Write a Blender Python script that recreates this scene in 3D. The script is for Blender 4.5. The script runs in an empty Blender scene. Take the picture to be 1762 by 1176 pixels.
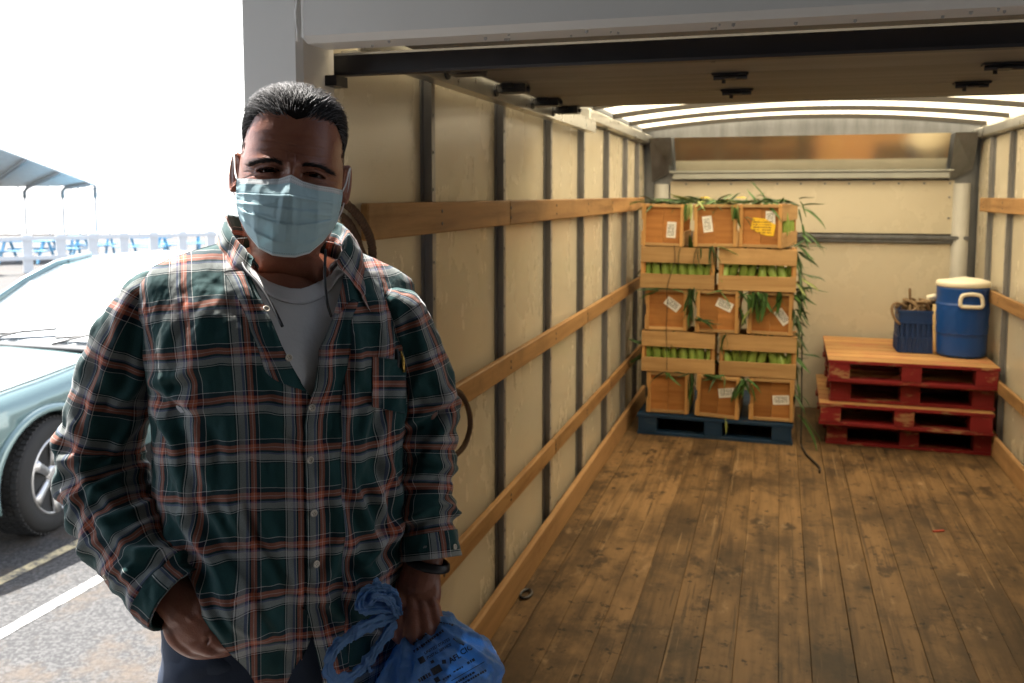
import bpy, bmesh, math, random
import numpy as np
from mathutils import Vector, Matrix, noise as mnoise
random.seed(7); np.random.seed(7)
R = math.radians
# ------------------------------------------------------------------ camera, sky, sun, exposure
S = bpy.context.scene
COL = S.collection
CAM_H = 1.62; FPX = 1540.0; PITCH = R(5.0); YAW = math.atan((1340-881)/FPX)
PCY = 335 + FPX*math.tan(PITCH)              # row of the optical axis
cd = bpy.data.cameras.new('camera'); cam = bpy.data.objects.new('camera', cd); COL.objects.link(cam)
cam.location = (0, 0, CAM_H); cam.rotation_euler = (R(90)-PITCH, 0, YAW)
cd.sensor_fit = 'HORIZONTAL'; cd.sensor_width = 36.0; cd.lens = 36.0*FPX/1762
cd.shift_y = -(588-PCY)/1762.0
cd.clip_start = 0.05; cd.clip_end = 3000
cd.dof.use_dof = True; cd.dof.focus_distance = 1.27; cd.dof.aperture_fstop = 8.5
S.camera = cam

W = bpy.data.worlds.new('World'); S.world = W; W.use_nodes = True
wn = W.node_tree.nodes; wl = W.node_tree.links
for n in list(wn): wn.remove(n)
SUN_EL, SUN_AZ = R(56), R(-62)               # azimuth from +Y, negative = towards -X
sky = wn.new('ShaderNodeTexSky'); sky.sky_type = 'NISHITA'; sky.sun_disc = False
sky.sun_elevation = SUN_EL; sky.sun_rotation = SUN_AZ; sky.air_density = 1.0; sky.dust_density = 2.0; sky.ozone_density = 0.6
bg = wn.new('ShaderNodeBackground'); bg.inputs['Strength'].default_value = 0.12
wo = wn.new('ShaderNodeOutputWorld')
hz = wn.new('ShaderNodeRGBToBW'); hm = wn.new('ShaderNodeMix'); hm.data_type = 'RGBA'; hm.inputs[0].default_value = 0.55   # thin white overcast veil
wl.new(sky.outputs[0], hz.inputs[0]); wl.new(sky.outputs[0], hm.inputs[6]); wl.new(hz.outputs[0], hm.inputs[7]); wl.new(hm.outputs[2], bg.inputs[0]); wl.new(bg.outputs[0], wo.inputs[0])
sd = bpy.data.lights.new('sun', 'SUN'); sd.energy = 4.0; sd.angle = R(0.6); sd.color = (1.0, 0.96, 0.9)
sun = bpy.data.objects.new('sun', sd); COL.objects.link(sun)
sdir = Vector((math.sin(SUN_AZ)*math.cos(SUN_EL), math.cos(SUN_AZ)*math.cos(SUN_EL), math.sin(SUN_EL)))
sun.rotation_euler = sdir.to_track_quat('Z', 'Y').to_euler(); sun.location = (-6, 6, 12)
S.view_settings.view_transform = 'Standard'; S.view_settings.look = 'None'
S.view_settings.exposure = 2.5; S.view_settings.gamma = 1.0; S.view_settings.use_curve_mapping = False
S.render.engine = 'CYCLES'; S.cycles.use_denoising = True
S.cycles.max_bounces = 10; S.cycles.diffuse_bounces = 6; S.cycles.glossy_bounces = 4
S.cycles.transmission_bounces = 6; S.cycles.transparent_max_bounces = 12
S.cycles.sample_clamp_indirect = 6.0; S.cycles.caustics_reflective = False; S.cycles.caustics_refractive = False

# the same lens as numbers: where a sight line of the photograph meets a plane of the place
FW = Vector((-math.sin(YAW)*math.cos(PITCH), math.cos(YAW)*math.cos(PITCH), -math.sin(PITCH)))
RT = Vector((math.cos(YAW), math.sin(YAW), 0)); UP = RT.cross(FW); CAM = Vector((0, 0, CAM_H))
def ray(px, py): return FW + RT*((px-881)/FPX) + UP*((PCY-py)/FPX)
def onX(px, py, X): d = ray(px, py); return CAM + d*(X/d.x)
def onY(px, py, Y): d = ray(px, py); return CAM + d*(Y/d.y)
def onZ(px, py, Z): d = ray(px, py); return CAM + d*((Z-CAM_H)/d.z)
def atD(px, py, D): return CAM + ray(px, py)*D

# ------------------------------------------------------------------ helpers
def lin(c):
    return tuple(((v/255.0)/12.92 if v/255.0 <= .04045 else ((v/255.0+.055)/1.055)**2.4) for v in c)
class NT:
    def __init__(s, name):
        s.m = bpy.data.materials.new(name); s.m.use_nodes = True
        s.t = s.m.node_tree; s.n = s.t.nodes; s.l = s.t.links
        s.b = s.n['Principled BSDF']; s.out = s.n['Material Output']
        s.tc = s.n.new('ShaderNodeTexCoord')
    def N(s, typ, **kw):
        nd = s.n.new('ShaderNode'+typ)
        for k, v in kw.items():
            if k in nd.inputs.keys(): s.put(nd.inputs[k], v)
            else: setattr(nd, k, v)
        return nd
    def put(s, sock, v):
        if isinstance(v, bpy.types.NodeSocket): s.l.new(v, sock)
        elif isinstance(v, bpy.types.Node): s.l.new(v.outputs[0], sock)
        else:
            if sock.type == 'RGBA' and len(v) == 3: v = (*v, 1)
            sock.default_value = v
    def set(s, **kw):
        for k, v in kw.items(): s.put(s.b.inputs[k.replace('_', ' ')], v)
    def math(s, op, a, b=0.0, clamp=False):
        nd = s.n.new('ShaderNodeMath'); nd.operation = op; nd.use_clamp = clamp
        s.put(nd.inputs[0], a); s.put(nd.inputs[1], b); return nd.outputs[0]
    def mix(s, fac, a, b, mode='MIX'):
        nd = s.n.new('ShaderNodeMix'); nd.data_type = 'RGBA'; nd.blend_type = mode
        s.put(nd.inputs[0], fac); s.put(nd.inputs[6], a); s.put(nd.inputs[7], b); return nd.outputs[2]
    def ramp(s, fac, stops, interp='LINEAR'):
        nd = s.n.new('ShaderNodeValToRGB'); cr = nd.color_ramp; cr.interpolation = interp
        while len(cr.elements) < len(stops): cr.elements.new(0.5)
        for e, (p, c) in zip(cr.elements, stops):
            e.position = p; e.color = (*c, 1) if len(c) == 3 else c
        s.put(nd.inputs[0], fac); return nd.outputs[0]
    def noise(s, scale, detail=4, rough=.55, stretch=None, coord='Object', offset=None):
        mp = s.n.new('ShaderNodeMapping'); s.l.new(s.tc.outputs[coord], mp.inputs[0])
        if stretch: mp.inputs['Scale'].default_value = stretch
        if offset is not None: s.put(mp.inputs['Location'], offset)
        nd = s.N('TexNoise', Scale=scale, Detail=detail, Roughness=rough); s.l.new(mp.outputs[0], nd.inputs['Vector'])
        return nd.outputs['Fac']
    def bump(s, h, strength=.3, dist=.01):
        nd = s.n.new('ShaderNodeBump'); nd.inputs['Strength'].default_value = strength
        nd.inputs['Distance'].default_value = dist; s.put(nd.inputs['Height'], h)
        s.l.new(nd.outputs[0], s.b.inputs['Normal'])
    def rnd(s):
        nd = s.n.new('ShaderNodeObjectInfo'); return nd.outputs['Random']
def sc(c, k): return tuple(min(1, v*k) for v in c)
def M(name, base, rough=.5, metal=0.0, var=.18, scale=6, bump=0.0, bscale=80, stretch=None, spec=.5, coat=0.0, objvar=0.0):
    m = NT(name)
    f = m.noise(scale, 5, .6, stretch)
    f = m.math('ADD', m.math('MULTIPLY', m.math('SUBTRACT', f, .5), 1.8), .5, True)
    c = m.mix(f, sc(base, 1-var), sc(base, 1+var))
    if objvar:
        k = m.math('ADD', m.math('MULTIPLY', m.rnd(), 2*objvar), 1-objvar)
        c = m.mix(1.0, c, m.N('CombineColor', Red=k, Green=k, Blue=k), 'MULTIPLY')
    m.set(Base_Color=c, Metallic=metal, Roughness=m.math('ADD', m.math('MULTIPLY', f, .15), rough-.07, True), Coat_Weight=coat)
    m.b.inputs['Specular IOR Level'].default_value = spec
    if bump: m.bump(m.noise(bscale, 4, .6, stretch), bump, .004)
    return m.m
def wood(name, c1, c2, axis=1, freq=1.0, rough=.6, objvar=.2, dirt=None, dirt_amt=.5, knots=True, bump=.25):
    m = NT(name)
    st = [26*freq, 26*freq, 26*freq]; st[axis] = 1.6*freq
    off = m.N('CombineXYZ', X=m.math('MULTIPLY', m.rnd(), 37.0), Y=m.math('MULTIPLY', m.rnd(), 91.0), Z=m.math('MULTIPLY', m.rnd(), 13.0))
    g = m.noise(1.0, 6, .62, st, offset=off.outputs[0])
    c = m.ramp(g, [(.28, c2), (.5, sc(c1, .9)), (.72, sc(c1, 1.15))])
    big = m.noise(1.7*freq, 3, .5, None, offset=off.outputs[0])
    c = m.mix(m.math('MULTIPLY', big, .45), c, sc(c2, 1.1))
    k = m.math('ADD', m.math('MULTIPLY', m.rnd(), 2*objvar), 1-objvar)
    c = m.mix(1.0, c, m.N('CombineColor', Red=k, Green=k, Blue=m.math('MULTIPLY', k, .97)), 'MULTIPLY')
    if dirt is not None:
        d = m.noise(3.2, 8, .7, None, offset=off.outputs[0])
        dm = m.ramp(d, [(.5, (0, 0, 0)), (.66, (1, 1, 1))])
        c = m.mix(m.math('MULTIPLY', dm, dirt_amt), c, dirt)
    m.set(Base_Color=c, Roughness=rough); m.b.inputs['Specular IOR Level'].default_value = .16
    if bump: m.bump(g, bump, .002)
    return m.m

def wloc(o):
    v = Vector((0, 0, 0))
    while o is not None: v += o.location; o = o.parent
    return v
def mesh(name, V, F, mats=None, uv=None, smooth=False, fmat=None):
    me = bpy.data.meshes.new(name)
    me.from_pydata([tuple(v) for v in V], [], [tuple(f) for f in F])
    if mats is not None:
        for m in (mats if isinstance(mats, (list, tuple)) else [mats]): me.materials.append(m)
    if fmat is not None: me.polygons.foreach_set('material_index', list(fmat))
    if uv is not None:
        L = me.uv_layers.new(name='UVMap'); li = np.empty(len(me.loops), dtype=np.int32)
        me.loops.foreach_get('vertex_index', li)
        L.data.foreach_set('uv', np.asarray(uv, dtype=np.float32)[li].ravel())
    if smooth: me.polygons.foreach_set('use_smooth', [True]*len(me.polygons))
    me.update(); return me
def link(name, me, parent=None, loc=(0, 0, 0), rot=(0, 0, 0), scale=None):
    o = bpy.data.objects.new(name, me); COL.objects.link(o)
    o.location = loc; o.rotation_euler = rot
    if scale is not None: o.scale = scale
    if parent is not None: o.parent = parent
    return o
def add(name, VF, mat, parent=None, smooth=False, uv=None, world=True, fmat=None):
    """mesh in world coordinates, re-based onto its parent (translation-only parents)"""
    V, F = VF[0], VF[1]
    base = wloc(parent) if (parent is not None and world) else Vector((0, 0, 0))
    V = np.asarray(V, dtype=float).reshape(-1, 3) - np.array(base)
    return link(name, mesh(name, V.tolist(), F, mat, uv, smooth, fmat), parent)
def tag(o, label, cat, group=None, kind=None):
    if label: o['label'] = label
    if cat: o['category'] = cat
    if group: o['group'] = group
    if kind: o['kind'] = kind
    return o
def thing(name, label, cat, loc=(0, 0, 0), rot=(0, 0, 0), group=None):
    o = bpy.data.objects.new(name, None); COL.objects.link(o); o.location = loc; o.rotation_euler = rot
    o.empty_display_size = .1
    return tag(o, label, cat, group)
def struct(o): o['kind'] = 'structure'; return o
def box(x0, x1, y0, y1, z0, z1, bev=0.0):
    if bev <= 0:
        V = [(x, y, z) for z in (z0, z1) for y in (y0, y1) for x in (x0, x1)]
        return V, [(0, 2, 3, 1), (4, 5, 7, 6), (0, 1, 5, 4), (2, 6, 7, 3), (0, 4, 6, 2), (1, 3, 7, 5)]
    bm = bmesh.new()
    bmesh.ops.create_cube(bm, size=1, matrix=Matrix.Translation(((x0+x1)/2, (y0+y1)/2, (z0+z1)/2)) @ Matrix.Diagonal((x1-x0, y1-y0, z1-z0, 1)))
    bmesh.ops.bevel(bm, geom=bm.edges[:], offset=bev, segments=1, affect='EDGES')
    r = frombm(bm); return r
def frombm(bm):
    bm.verts.index_update()
    V = [tuple(v.co) for v in bm.verts]; F = [tuple(v.index for v in f.verts) for f in bm.faces]; bm.free(); return V, F
def cat(*L):
    V = []; F = []
    for v, f in L:
        n = len(V); V += [tuple(p) for p in v]; F += [tuple(i+n for i in q) for q in f]
    return V, F
def xf(VF, mat):
    return [tuple(mat @ Vector(v)) for v in VF[0]], VF[1]
def tube(pts, rad, n=8, cap=True, flat=None, up=(0, 0, 1)):
    """swept tube with parallel-transported frames; rad scalar or list; flat = (a, b) cross-section factors"""
    P = [Vector(p) for p in pts]; m = len(P)
    rad = [rad]*m if not hasattr(rad, '__len__') else list(rad)
    V = []; F = []; T = []
    for i in range(m):
        t = (P[min(i+1, m-1)] - P[max(i-1, 0)]); T.append(t.normalized() if t.length > 1e-9 else Vector((0, 0, 1)))
    a = Vector(up); a = (a - T[0]*a.dot(T[0]))
    if a.length < 1e-4: a = Vector((1, 0, 0)) - T[0]*T[0].x
    a.normalize()
    fa, fb = flat if flat else (1, 1)
    for i in range(m):
        a = (a - T[i]*a.dot(T[i])).normalized(); b = T[i].cross(a)
        for k in range(n):
            an = 2*math.pi*k/n
            V.append(tuple(P[i] + a*(math.cos(an)*rad[i]*fa) + b*(math.sin(an)*rad[i]*fb)))
    for i in range(m-1):
        for k in range(n):
            F.append((i*n+k, i*n+(k+1) % n, (i+1)*n+(k+1) % n, (i+1)*n+k))
    if cap:
        F.append(tuple(reversed(range(n)))); F.append(tuple((m-1)*n+k for k in range(n)))
    return V, F
def spline(pts, n):
    """Catmull-Rom through pts, n samples; works on any dimension"""
    P = np.asarray(pts, dtype=float); m = len(P)
    Q = np.vstack([2*P[0]-P[1], P, 2*P[-1]-P[-2]])
    out = []
    for j in range(n):
        t = j/(n-1)*(m-1); i = min(int(t), m-2); f = t-i
        p0, p1, p2, p3 = Q[i], Q[i+1], Q[i+2], Q[i+3]
        out.append(.5*((2*p1) + (-p0+p2)*f + (2*p0-5*p1+4*p2-p3)*f*f + (-p0+3*p1-3*p2+p3)*f**3))
    return np.array(out)
def lathe(prof, n=24, center=(0, 0, 0)):
    V = []; F = []; m = len(prof)
    for r, z in prof:
        for k in range(n):
            a = 2*math.pi*k/n; V.append((center[0]+r*math.cos(a), center[1]+r*math.sin(a), center[2]+z))
    for i in range(m-1):
        for k in range(n): F.append((i*n+k, i*n+(k+1) % n, (i+1)*n+(k+1) % n, (i+1)*n+k))
    F.append(tuple(reversed(range(n)))); F.append(tuple((m-1)*n+k for k in range(n)))
    return V, F
def grid_faces(nr, nc, closed=False):
    F = []
    for i in range(nr-1):
        for k in range(nc if closed else nc-1):
            k2 = (k+1) % nc
            F.append((i*nc+k, i*nc+k2, (i+1)*nc+k2, (i+1)*nc+k))
    return F
def evalmesh(o, name):
    dg = bpy.context.evaluated_depsgraph_get()
    me = bpy.data.meshes.new_from_object(o.evaluated_get(dg)); me.name = name; return me
# ------------------------------------------------------------------ ground, dock, light-blocking walls and roof (structure)
m_asph = NT('asphalt')
f1 = m_asph.noise(.6, 6, .6); f2 = m_asph.noise(55, 4, .75); f3 = m_asph.noise(2.2, 8, .72)
ca = m_asph.mix(f1, (.050, .049, .048), (.085, .083, .081))
ca = m_asph.mix(m_asph.ramp(f2, [(.46, (0, 0, 0)), (.58, (1, 1, 1))]), (.018, .018, .019), ca)
ca = m_asph.mix(m_asph.math('MULTIPLY', m_asph.ramp(f3, [(.48, (0, 0, 0)), (.62, (1, 1, 1))]), .7), ca, (.065, .045, .028))
m_asph.set(Base_Color=ca, Roughness=.85); m_asph.bump(f2, .5, .01)
GZ = -0.70
V = [(x, y, GZ) for x in (-400, 400) for y in (-400, 400)]
tag(add('ground', (V, [(0, 2, 3, 1)]), m_asph.m), 'grey weathered asphalt of the parking lot', None, kind='structure')
m_conc = M('dock_concrete', (.21, .20, .19), .85, var=.2, scale=2, bump=.3)
def paint_line(x, y0, y1, w, col, label):
    m = NT('line_paint'); n = m.noise(14, 7, .75)
    m.set(Base_Color=m.mix(m.ramp(n, [(.40, (0, 0, 0)), (.56, (1, 1, 1))]), (.08, .078, .075), col), Roughness=.7)
    o = add('parking_line', ([(x-w/2, y0, GZ+.004), (x+w/2, y0, GZ+.004), (x+w/2+.02, y1, GZ+.004), (x-w/2+.02, y1, GZ+.004)], [(0, 1, 2, 3)]), m.m)
    tag(o, label, None, kind='structure')
paint_line(-3.90, 1.0, 8.5, .085, (.62, .61, .58), 'white painted parking line on the asphalt beside the dock')
paint_line(-4.44, 2.5, 9.5, .085, (.55, .46, .27), 'worn yellow parking line on the asphalt beside the car')
# loading dock under the photographer and the man; unseen walls, roof added to block light
struct(add('dock_floor', box(-1.55, 7.0, -6.0, 1.55, GZ-.2, -.004), m_conc))
m_ww = M('blocking_wall_paint', (.15, .145, .135), .8, var=.12, scale=1.5)
struct(add('unseen_blocking_wall', box(-1.75, 7.2, -6.2, -6.0, GZ-.2, 5.0), m_ww))
struct(add('unseen_blocking_wall', box(7.0, 7.2, -6.0, 1.5, GZ-.2, 5.0), m_ww))
struct(add('unseen_blocking_wall', box(-1.95, -1.75, -6.0, -0.35, GZ-.2, 3.299), m_ww))  # added out of view to cut light from behind left
struct(add('added_shade_roof', box(-3.4, 7.2, -6.2, 1.64, 3.3, 3.45), m_ww))  # added roof, reaching left to keep direct sun off the man

# ------------------------------------------------------------------ the truck
XL, XR, YB, YF, ZT = -1.0, 1.33, 7.10, 1.72, 2.03
m_paint = M('white_truck_paint', (.68, .665, .635), .38, var=.05, scale=3, bump=.08, bscale=40)
m_steel = M('galvanised_steel', (.20, .21, .23), .42, .85, var=.3, scale=14, stretch=(1, 1, .2))
m_post = M('wall_post_steel', (.21, .21, .22), .42, .4, var=.4, scale=10, stretch=(1, 1, .2), objvar=.1)
m_postlip = M('wall_post_lip', (.32, .31, .29), .4, .7, var=.25, scale=10)
m_alu = M('aluminium', (.55, .55, .53), .30, .9, var=.12, scale=10)
m_black = M('black_door_metal', (.012, .012, .016), .45, .2, var=.3, scale=12)
m_dark = M('dark_bracket', (.05, .05, .055), .5, .5, var=.3, scale=30)
mp = NT('liner_panel')
f = mp.noise(1.3, 5, .6); g = mp.noise(2.4, 6, .62, (1, 1.2, .8)); h = mp.noise(120, 2, .5)
c = mp.mix(f, (.52, .465, .355), (.60, .545, .43))
c = mp.mix(mp.math('MULTIPLY', mp.ramp(g, [(.55, (0, 0, 0)), (.75, (1, 1, 1))]), .22), c, (.40, .34, .26))
sm = mp.noise(9, 6, .75, (1, 1, 2.5))
c = mp.mix(mp.math('MULTIPLY', mp.ramp(sm, [(.58, (0, 0, 0)), (.72, (1, 1, 1))]), .3), c, (.36, .30, .22))
vs = mp.noise(16, 7, .8, (1, 1, .35)); c = mp.mix(mp.math('MULTIPLY', mp.ramp(vs, [(.62, (0, 0, 0)), (.68, (1, 1, 1))]), .07), c, (.26, .21, .15))
wv = mp.N('TexWave', Scale=42.0, Distortion=1.5, Detail=2.0); wv.bands_direction = 'Z'
mp.l.new(mp.tc.outputs['Object'], wv.inputs['Vector'])
mp.set(Base_Color=c, Roughness=mp.math('ADD', mp.math('MULTIPLY', g, .30), .11)); mp.b.inputs['Specular IOR Level'].default_value = .6
mp.bump(mp.math('ADD', mp.math('MULTIPLY', wv.outputs['Fac'], .22), mp.math('MULTIPLY', g, 1.8)), .10, .004)
m_panel = mp.m
m_rail = wood('rail_timber', (.40, .23, .10), (.20, .10, .04), axis=1, freq=1.0, objvar=.18, dirt=(.12, .07, .03), dirt_amt=.45)
m_kick = wood('kick_timber', (.42, .25, .12), (.24, .13, .06), axis=1, freq=.8, objvar=.1, dirt=(.14, .08, .04), dirt_amt=.35)
m_floor = wood('floor_timber', (.26, .155, .074), (.080, .047, .023), axis=1, freq=.9, rough=.52, objvar=.22, dirt=(.035, .026, .018), dirt_amt=.75, bump=.3)
m_sub = M('subfloor_dark', (.045, .028, .015), .9)
# floor stains in world space, the same on every board (spills run across boards)
def add_stains(mat):
    t = mat.node_tree; geo = t.nodes.new('ShaderNodeNewGeometry')
    bs = t.nodes['Principled BSDF']; src = bs.inputs['Base Color'].links[0].from_socket
    def nz(scale, lo, hi, stretch=(1, 1, 1), det=7):
        mp_ = t.nodes.new('ShaderNodeMapping'); mp_.inputs['Scale'].default_value = stretch
        t.links.new(geo.outputs['Position'], mp_.inputs[0])
        n = t.nodes.new('ShaderNodeTexNoise'); n.inputs['Scale'].default_value = scale; n.inputs['Detail'].default_value = det
        n.inputs['Roughness'].default_value = .68; t.links.new(mp_.outputs[0], n.inputs['Vector'])
        r = t.nodes.new('ShaderNodeValToRGB'); r.color_ramp.elements[0].position = lo; r.color_ramp.elements[1].position = hi
        t.links.new(n.outputs['Fac'], r.inputs[0]); return r.outputs[0]
    def mix(f, k, a, col):
        mu = t.nodes.new('ShaderNodeMath'); mu.operation = 'MULTIPLY'; t.links.new(f, mu.inputs[0]); mu.inputs[1].default_value = k
        x = t.nodes.new('ShaderNodeMix'); x.data_type = 'RGBA'; t.links.new(mu.outputs[0], x.inputs[0])
        t.links.new(a, x.inputs[6]); x.inputs[7].default_value = (*col, 1); return x.outputs[2]
    s = mix(nz(1.3, .46, .60, (1.2, .7, 1)), .70, src, (.040, .027, .017))
    s = mix(nz(34.0, .60, .66, (1, .03, 1), 4), .6, s, (.04, .026, .016)); s = mix(nz(40.0, .63, .69, (1, .02, 1), 4), .45, s, (.40, .27, .15))
    s = mix(nz(5.0, .57, .64, (1.0, .7, 1)), .75, s, (.022, .016, .012))
    s = mix(nz(17.0, .60, .65), .9, s, (.015, .012, .010))
    s = mix(nz(7.0, .62, .72, (1, .5, 1), 5), .5, s, (.42, .29, .17))
    t.links.new(s, bs.inputs['Base Color'])
add_stains(m_floor)

truck = thing('box_truck', 'white box truck with its roll-up door open and its hold lined in cream panels', 'truck', (.165, 4.4, GZ))
# rear frame: painted header and corner posts with a rounded lip
rf = add('rear_frame', box(XL+.0225, XR-.0225, YF-.012, YF+.10, 1.937, 2.62, .014), m_paint, truck)
add('corner_post', box(-1.13, XL+.02, YF, YF+.16, GZ+.1, 2.62, .012), m_paint, rf); add('corner_post', box(XR-.02, XR+.13, YF, YF+.16, GZ+.1, 2.62, .012), m_paint, rf)
sv = [Vector((XL+.021, YF-.0135, 1.94+.02*k)) + Vector((.0025*math.sin(k*1.9), 0, 0)) for k in range(34)]
add('weld_seam', tube(sv, [.004+.0012*math.sin(k*2.3) for k in range(34)], 6), m_paint, rf, smooth=True)
dr = []
rs = random.Random(3)
for k in range(26):
    x = rs.uniform(XL+.1, .45); z = rs.choice([1.935, 1.935, rs.uniform(1.94, 2.2)]); r = rs.uniform(.002, .0042)
    y = YF-.012 if z > 1.937 else YF+rs.uniform(.01, .06)
    bm = bmesh.new(); bmesh.ops.create_icosphere(bm, subdivisions=1, radius=r, matrix=Matrix.Translation((x, y, z)) @ Matrix.Diagonal((1, .5, 1.2, 1)))
    dr.append(frombm(bm))
m_drop = M('water_drop', (.42, .42, .42), .04, var=.02)
dd = add('water_drop', cat(*dr), m_drop, rf, smooth=True); dd['kind'] = 'stuff'
add('door_seal', box(XL-.040, XL-.019, YF+.105, YF+.112, .0, 1.95), m_black, rf)
for x0, x1 in ((XL-.018, XL+.013), (XR-.013, XR+.018)):
    add('door_track', cat(box(x0, x1, YF+.105, YF+.145, .0, 1.86), box(x0, x1+.035*(x0 < 0), YF+.105, YF+.160, 1.862, 1.885)), m_black, rf)
# roll-up door, run back under the roof
m_doorb = wood('door_plywood', (.235, .22, .20), (.175, .16, .145), axis=0, freq=.6, rough=.6, objvar=.06, knots=False, bump=.08)
m_splint = wood('splintered_header', (.36, .25, .14), (.09, .06, .03), axis=0, freq=.7, objvar=.1, bump=.6)
add('header_board', box(XL+.05, XR-.05, YF+.11, YF+.135, 1.9465, 2.10), m_splint, rf)
dY0, dY1 = YF+.215, 3.80
door = add('roll_up_door', box(XL+.002, XR-.002, YF+.165, YF+.205, 1.893, 1.943, .006), m_black, truck)   # its bottom bar
nsec = 4; sl = (dY1-dY0)/nsec
for i in range(nsec):
    y0 = dY0+i*sl
    add('door_section', box(XL+.085, XR-.085, y0+.002, y0+sl-.002, 1.992, 2.012), m_doorb, door)
def hinge(x, y, k=1.0):
    return cat(box(x-.055*k, x+.055*k, y-.022*k, y+.022*k, 1.984, 1.9905), tube([(x-.05*k, y, 1.979), (x+.05*k, y, 1.979)], .008*k, 8),
               box(x-.018*k, x+.018*k, y-.03*k, y+.03*k, 1.972, 1.978), tube([(x-.02, y+.012, 1.972), (x-.02, y+.012, 1.962)], .006, 6))
for y in (dY0+sl, dY0+2*sl, dY0+3*sl-.02):
    for x in (-.155, .60): add('hinge', hinge(x, y), m_dark, door)
for y in (2.48, 2.95, 3.42, 3.76):
    for sx in (XL+.085, XR-.085):
        s = 1 if sx < 0 else -1
        add('roller', cat(box(sx-.005, sx+.09, y-.03, y+.03, 1.962, 1.99), tube([(sx-.05*s, y, 1.975), (sx+.10*s, y, 1.975)], .008, 8),
                         tube([(sx-.036*s, y, 1.975), (sx-.016*s, y, 1.975)], .022, 12), box(sx+.01, sx+.05, y-.05, y+.05, 1.978, 1.991)), m_dark, door)
for sx in (XL, XR):
    s = 1 if sx < 0 else -1
    x0, x1 = sorted((sx+.012*s, sx+.062*s))
    add('door_rail', cat(box(x0, x1, YF+.20, 4.70, 1.945, 1.953), box(*(sorted((sx+.055*s, sx+.062*s))), YF+.20, 4.70, 1.9535, 1.998),
                         box(x0, x1, YF+.20, 4.70, 2.0, 2.006)), m_alu, truck)
# side walls: outer skin carrying panels, posts, timber rails, kick board
posts = [2.52, 3.245, 3.97, 4.68, 5.40, 6.09, 6.62]
SCREW = mesh('screw', *lathe([(.006, 0), (.006, .001), (.003, .0018)], 8), m_dark)
def side_wall(sx):
    s = 1 if sx < 0 else -1
    def bx(a, b, y0, y1, z0, z1, bev=0): x0, x1 = sorted((sx+a*s, sx+b*s)); return box(x0, x1, y0, y1, z0, z1, bev)
    w = add('side_wall', bx(-.12, -.045, YF+.165, YB+.1, -.2, 2.12), m_paint, truck)
    ys = [YF+.17] + posts + [YB-.005]
    for y0, y1 in zip(ys[:-1], ys[1:]):
        add('wall_panel', bx(-.042, -.026, y0+.012, y1-.012, -.01, 2.0), m_panel, w)
    for y in posts:
        p = add('wall_post', cat(bx(-.026, .004, y-.014, y+.014, -.01, 2.0), bx(-.025, -.021, y-.035, y-.0145, -.01, 2.0)), m_post, w)
        add('post_flange', bx(-.025, -.0205, y+.0145, y+.045, -.01, 2.0), m_postlip, p)
        rv = []
        for z in np.arange(.2, 1.95, .11): rv.append(box(*sorted((sx+.004*s, sx+.0065*s)), y-.005, y+.005, z, z+.01))
        add('rivet_strip', cat(*rv), m_steel, p)['kind'] = 'stuff'
    for z0, z1, cuts in ((1.505, 1.598, [3.24, 5.4]), (.93, 1.01, [2.53, 4.68]), (.41, .485, [3.97, 5.4])):
        ya = YF+.30
        for yb in cuts + [YB-.35]:
            add('timber_rail', bx(.005, .028, ya+.001, yb-.001, z0, z1, .004), m_rail, w); ya = yb
        for yp in posts:
            for zz in (z0+.028, z1-.028): link('screw', SCREW, w, tuple(Vector((sx+s*.0285, yp+.004, zz))-wloc(w)), (0, R(90)*s, 0))
    add('kick_board', bx(.005, .032, YF+.17, YB-.2, .0, .135, .006), m_kick, w)
    add('top_rail', bx(-.04, .03, 4.71, YB, 2.012, 2.075, .006), m_alu, w)
    return w
side_wall(XL); side_wall(XR)
# screws on the near left rail
# 
# floor boards
sub = add('truck_floor', box(XL-.03, XR+.03, YF+.02, YB+.05, -.20, -.034), m_sub, truck)
nb = 18; cuts = [XL+(XR-XL)*k/nb + (random.uniform(-.022, .022) if 0 < k < nb else 0) for k in range(nb+1)]
for i in range(nb):
    x0, x1 = cuts[i], cuts[i+1]; bw = x1-x0; dz = random.uniform(-.0012, .0012); gp = random.choice([.0003, .0005, .0006, .0012])
    link('plank', mesh('plank', *box(-bw/2+gp, bw/2-gp, -2.66, 2.66, -.03, 0, .0012), m_floor), sub, ((x0+x1)/2-wloc(sub).x, 4.42-wloc(sub).y, dz-wloc(sub).z))
add('threshold', box(XL+.03, XR-.03, YF-.02, YF+.017, -.12, -.001, .004), m_steel, truck)
# front wall (bulkhead)
fw_ = add('front_wall', box(XL-.04, XR+.04, YB+.03, YB+.1, -.2, 2.2), m_steel, truck)
add('wall_panel', box(-.82, 1.20, YB-.005, YB+.012, 1.335, 1.722), m_panel, fw_)
add('wall_panel', box(-.90, 1.27, YB-.002, YB+.012, .0, 1.262), m_panel, fw_)
rv = [tube([(x, YB-.006, z), (x, YB-.0095, z)], .008, 8) for x in np.arange(-.7, 1.2, .17) for z in (1.70,)] + \
     [tube([(1.17, YB-.006, z), (1.17, YB-.0095, z)], .008, 8) for z in (1.45, 1.6)]
add('rivet_row', cat(*rv), m_steel, fw_)['kind'] = 'stuff'
add('bulkhead_rail', cat(box(-.95, 1.30, YB-.03, YB-.004, 1.268, 1.30, .003), box(-.95, 1.30, YB-.055, YB-.031, 1.296, 1.322, .003)), m_steel, fw_)
add('bulkhead_ledge', cat(box(-.80, 1.16, YB-.075, YB-.001, 1.735, 1.785, .006), box(-.82, 1.18, YB-.09, YB-.001, 1.787, 1.80)), M('ledge_steel', (.34, .35, .33), .5, .5, var=.15), fw_)
mm = NT('polished_sheet'); mm.set(Base_Color=(.72, .66, .55), Metallic=.9, Roughness=mm.math('ADD', mm.math('MULTIPLY', mm.noise(2, 3), .12), .10))
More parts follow.
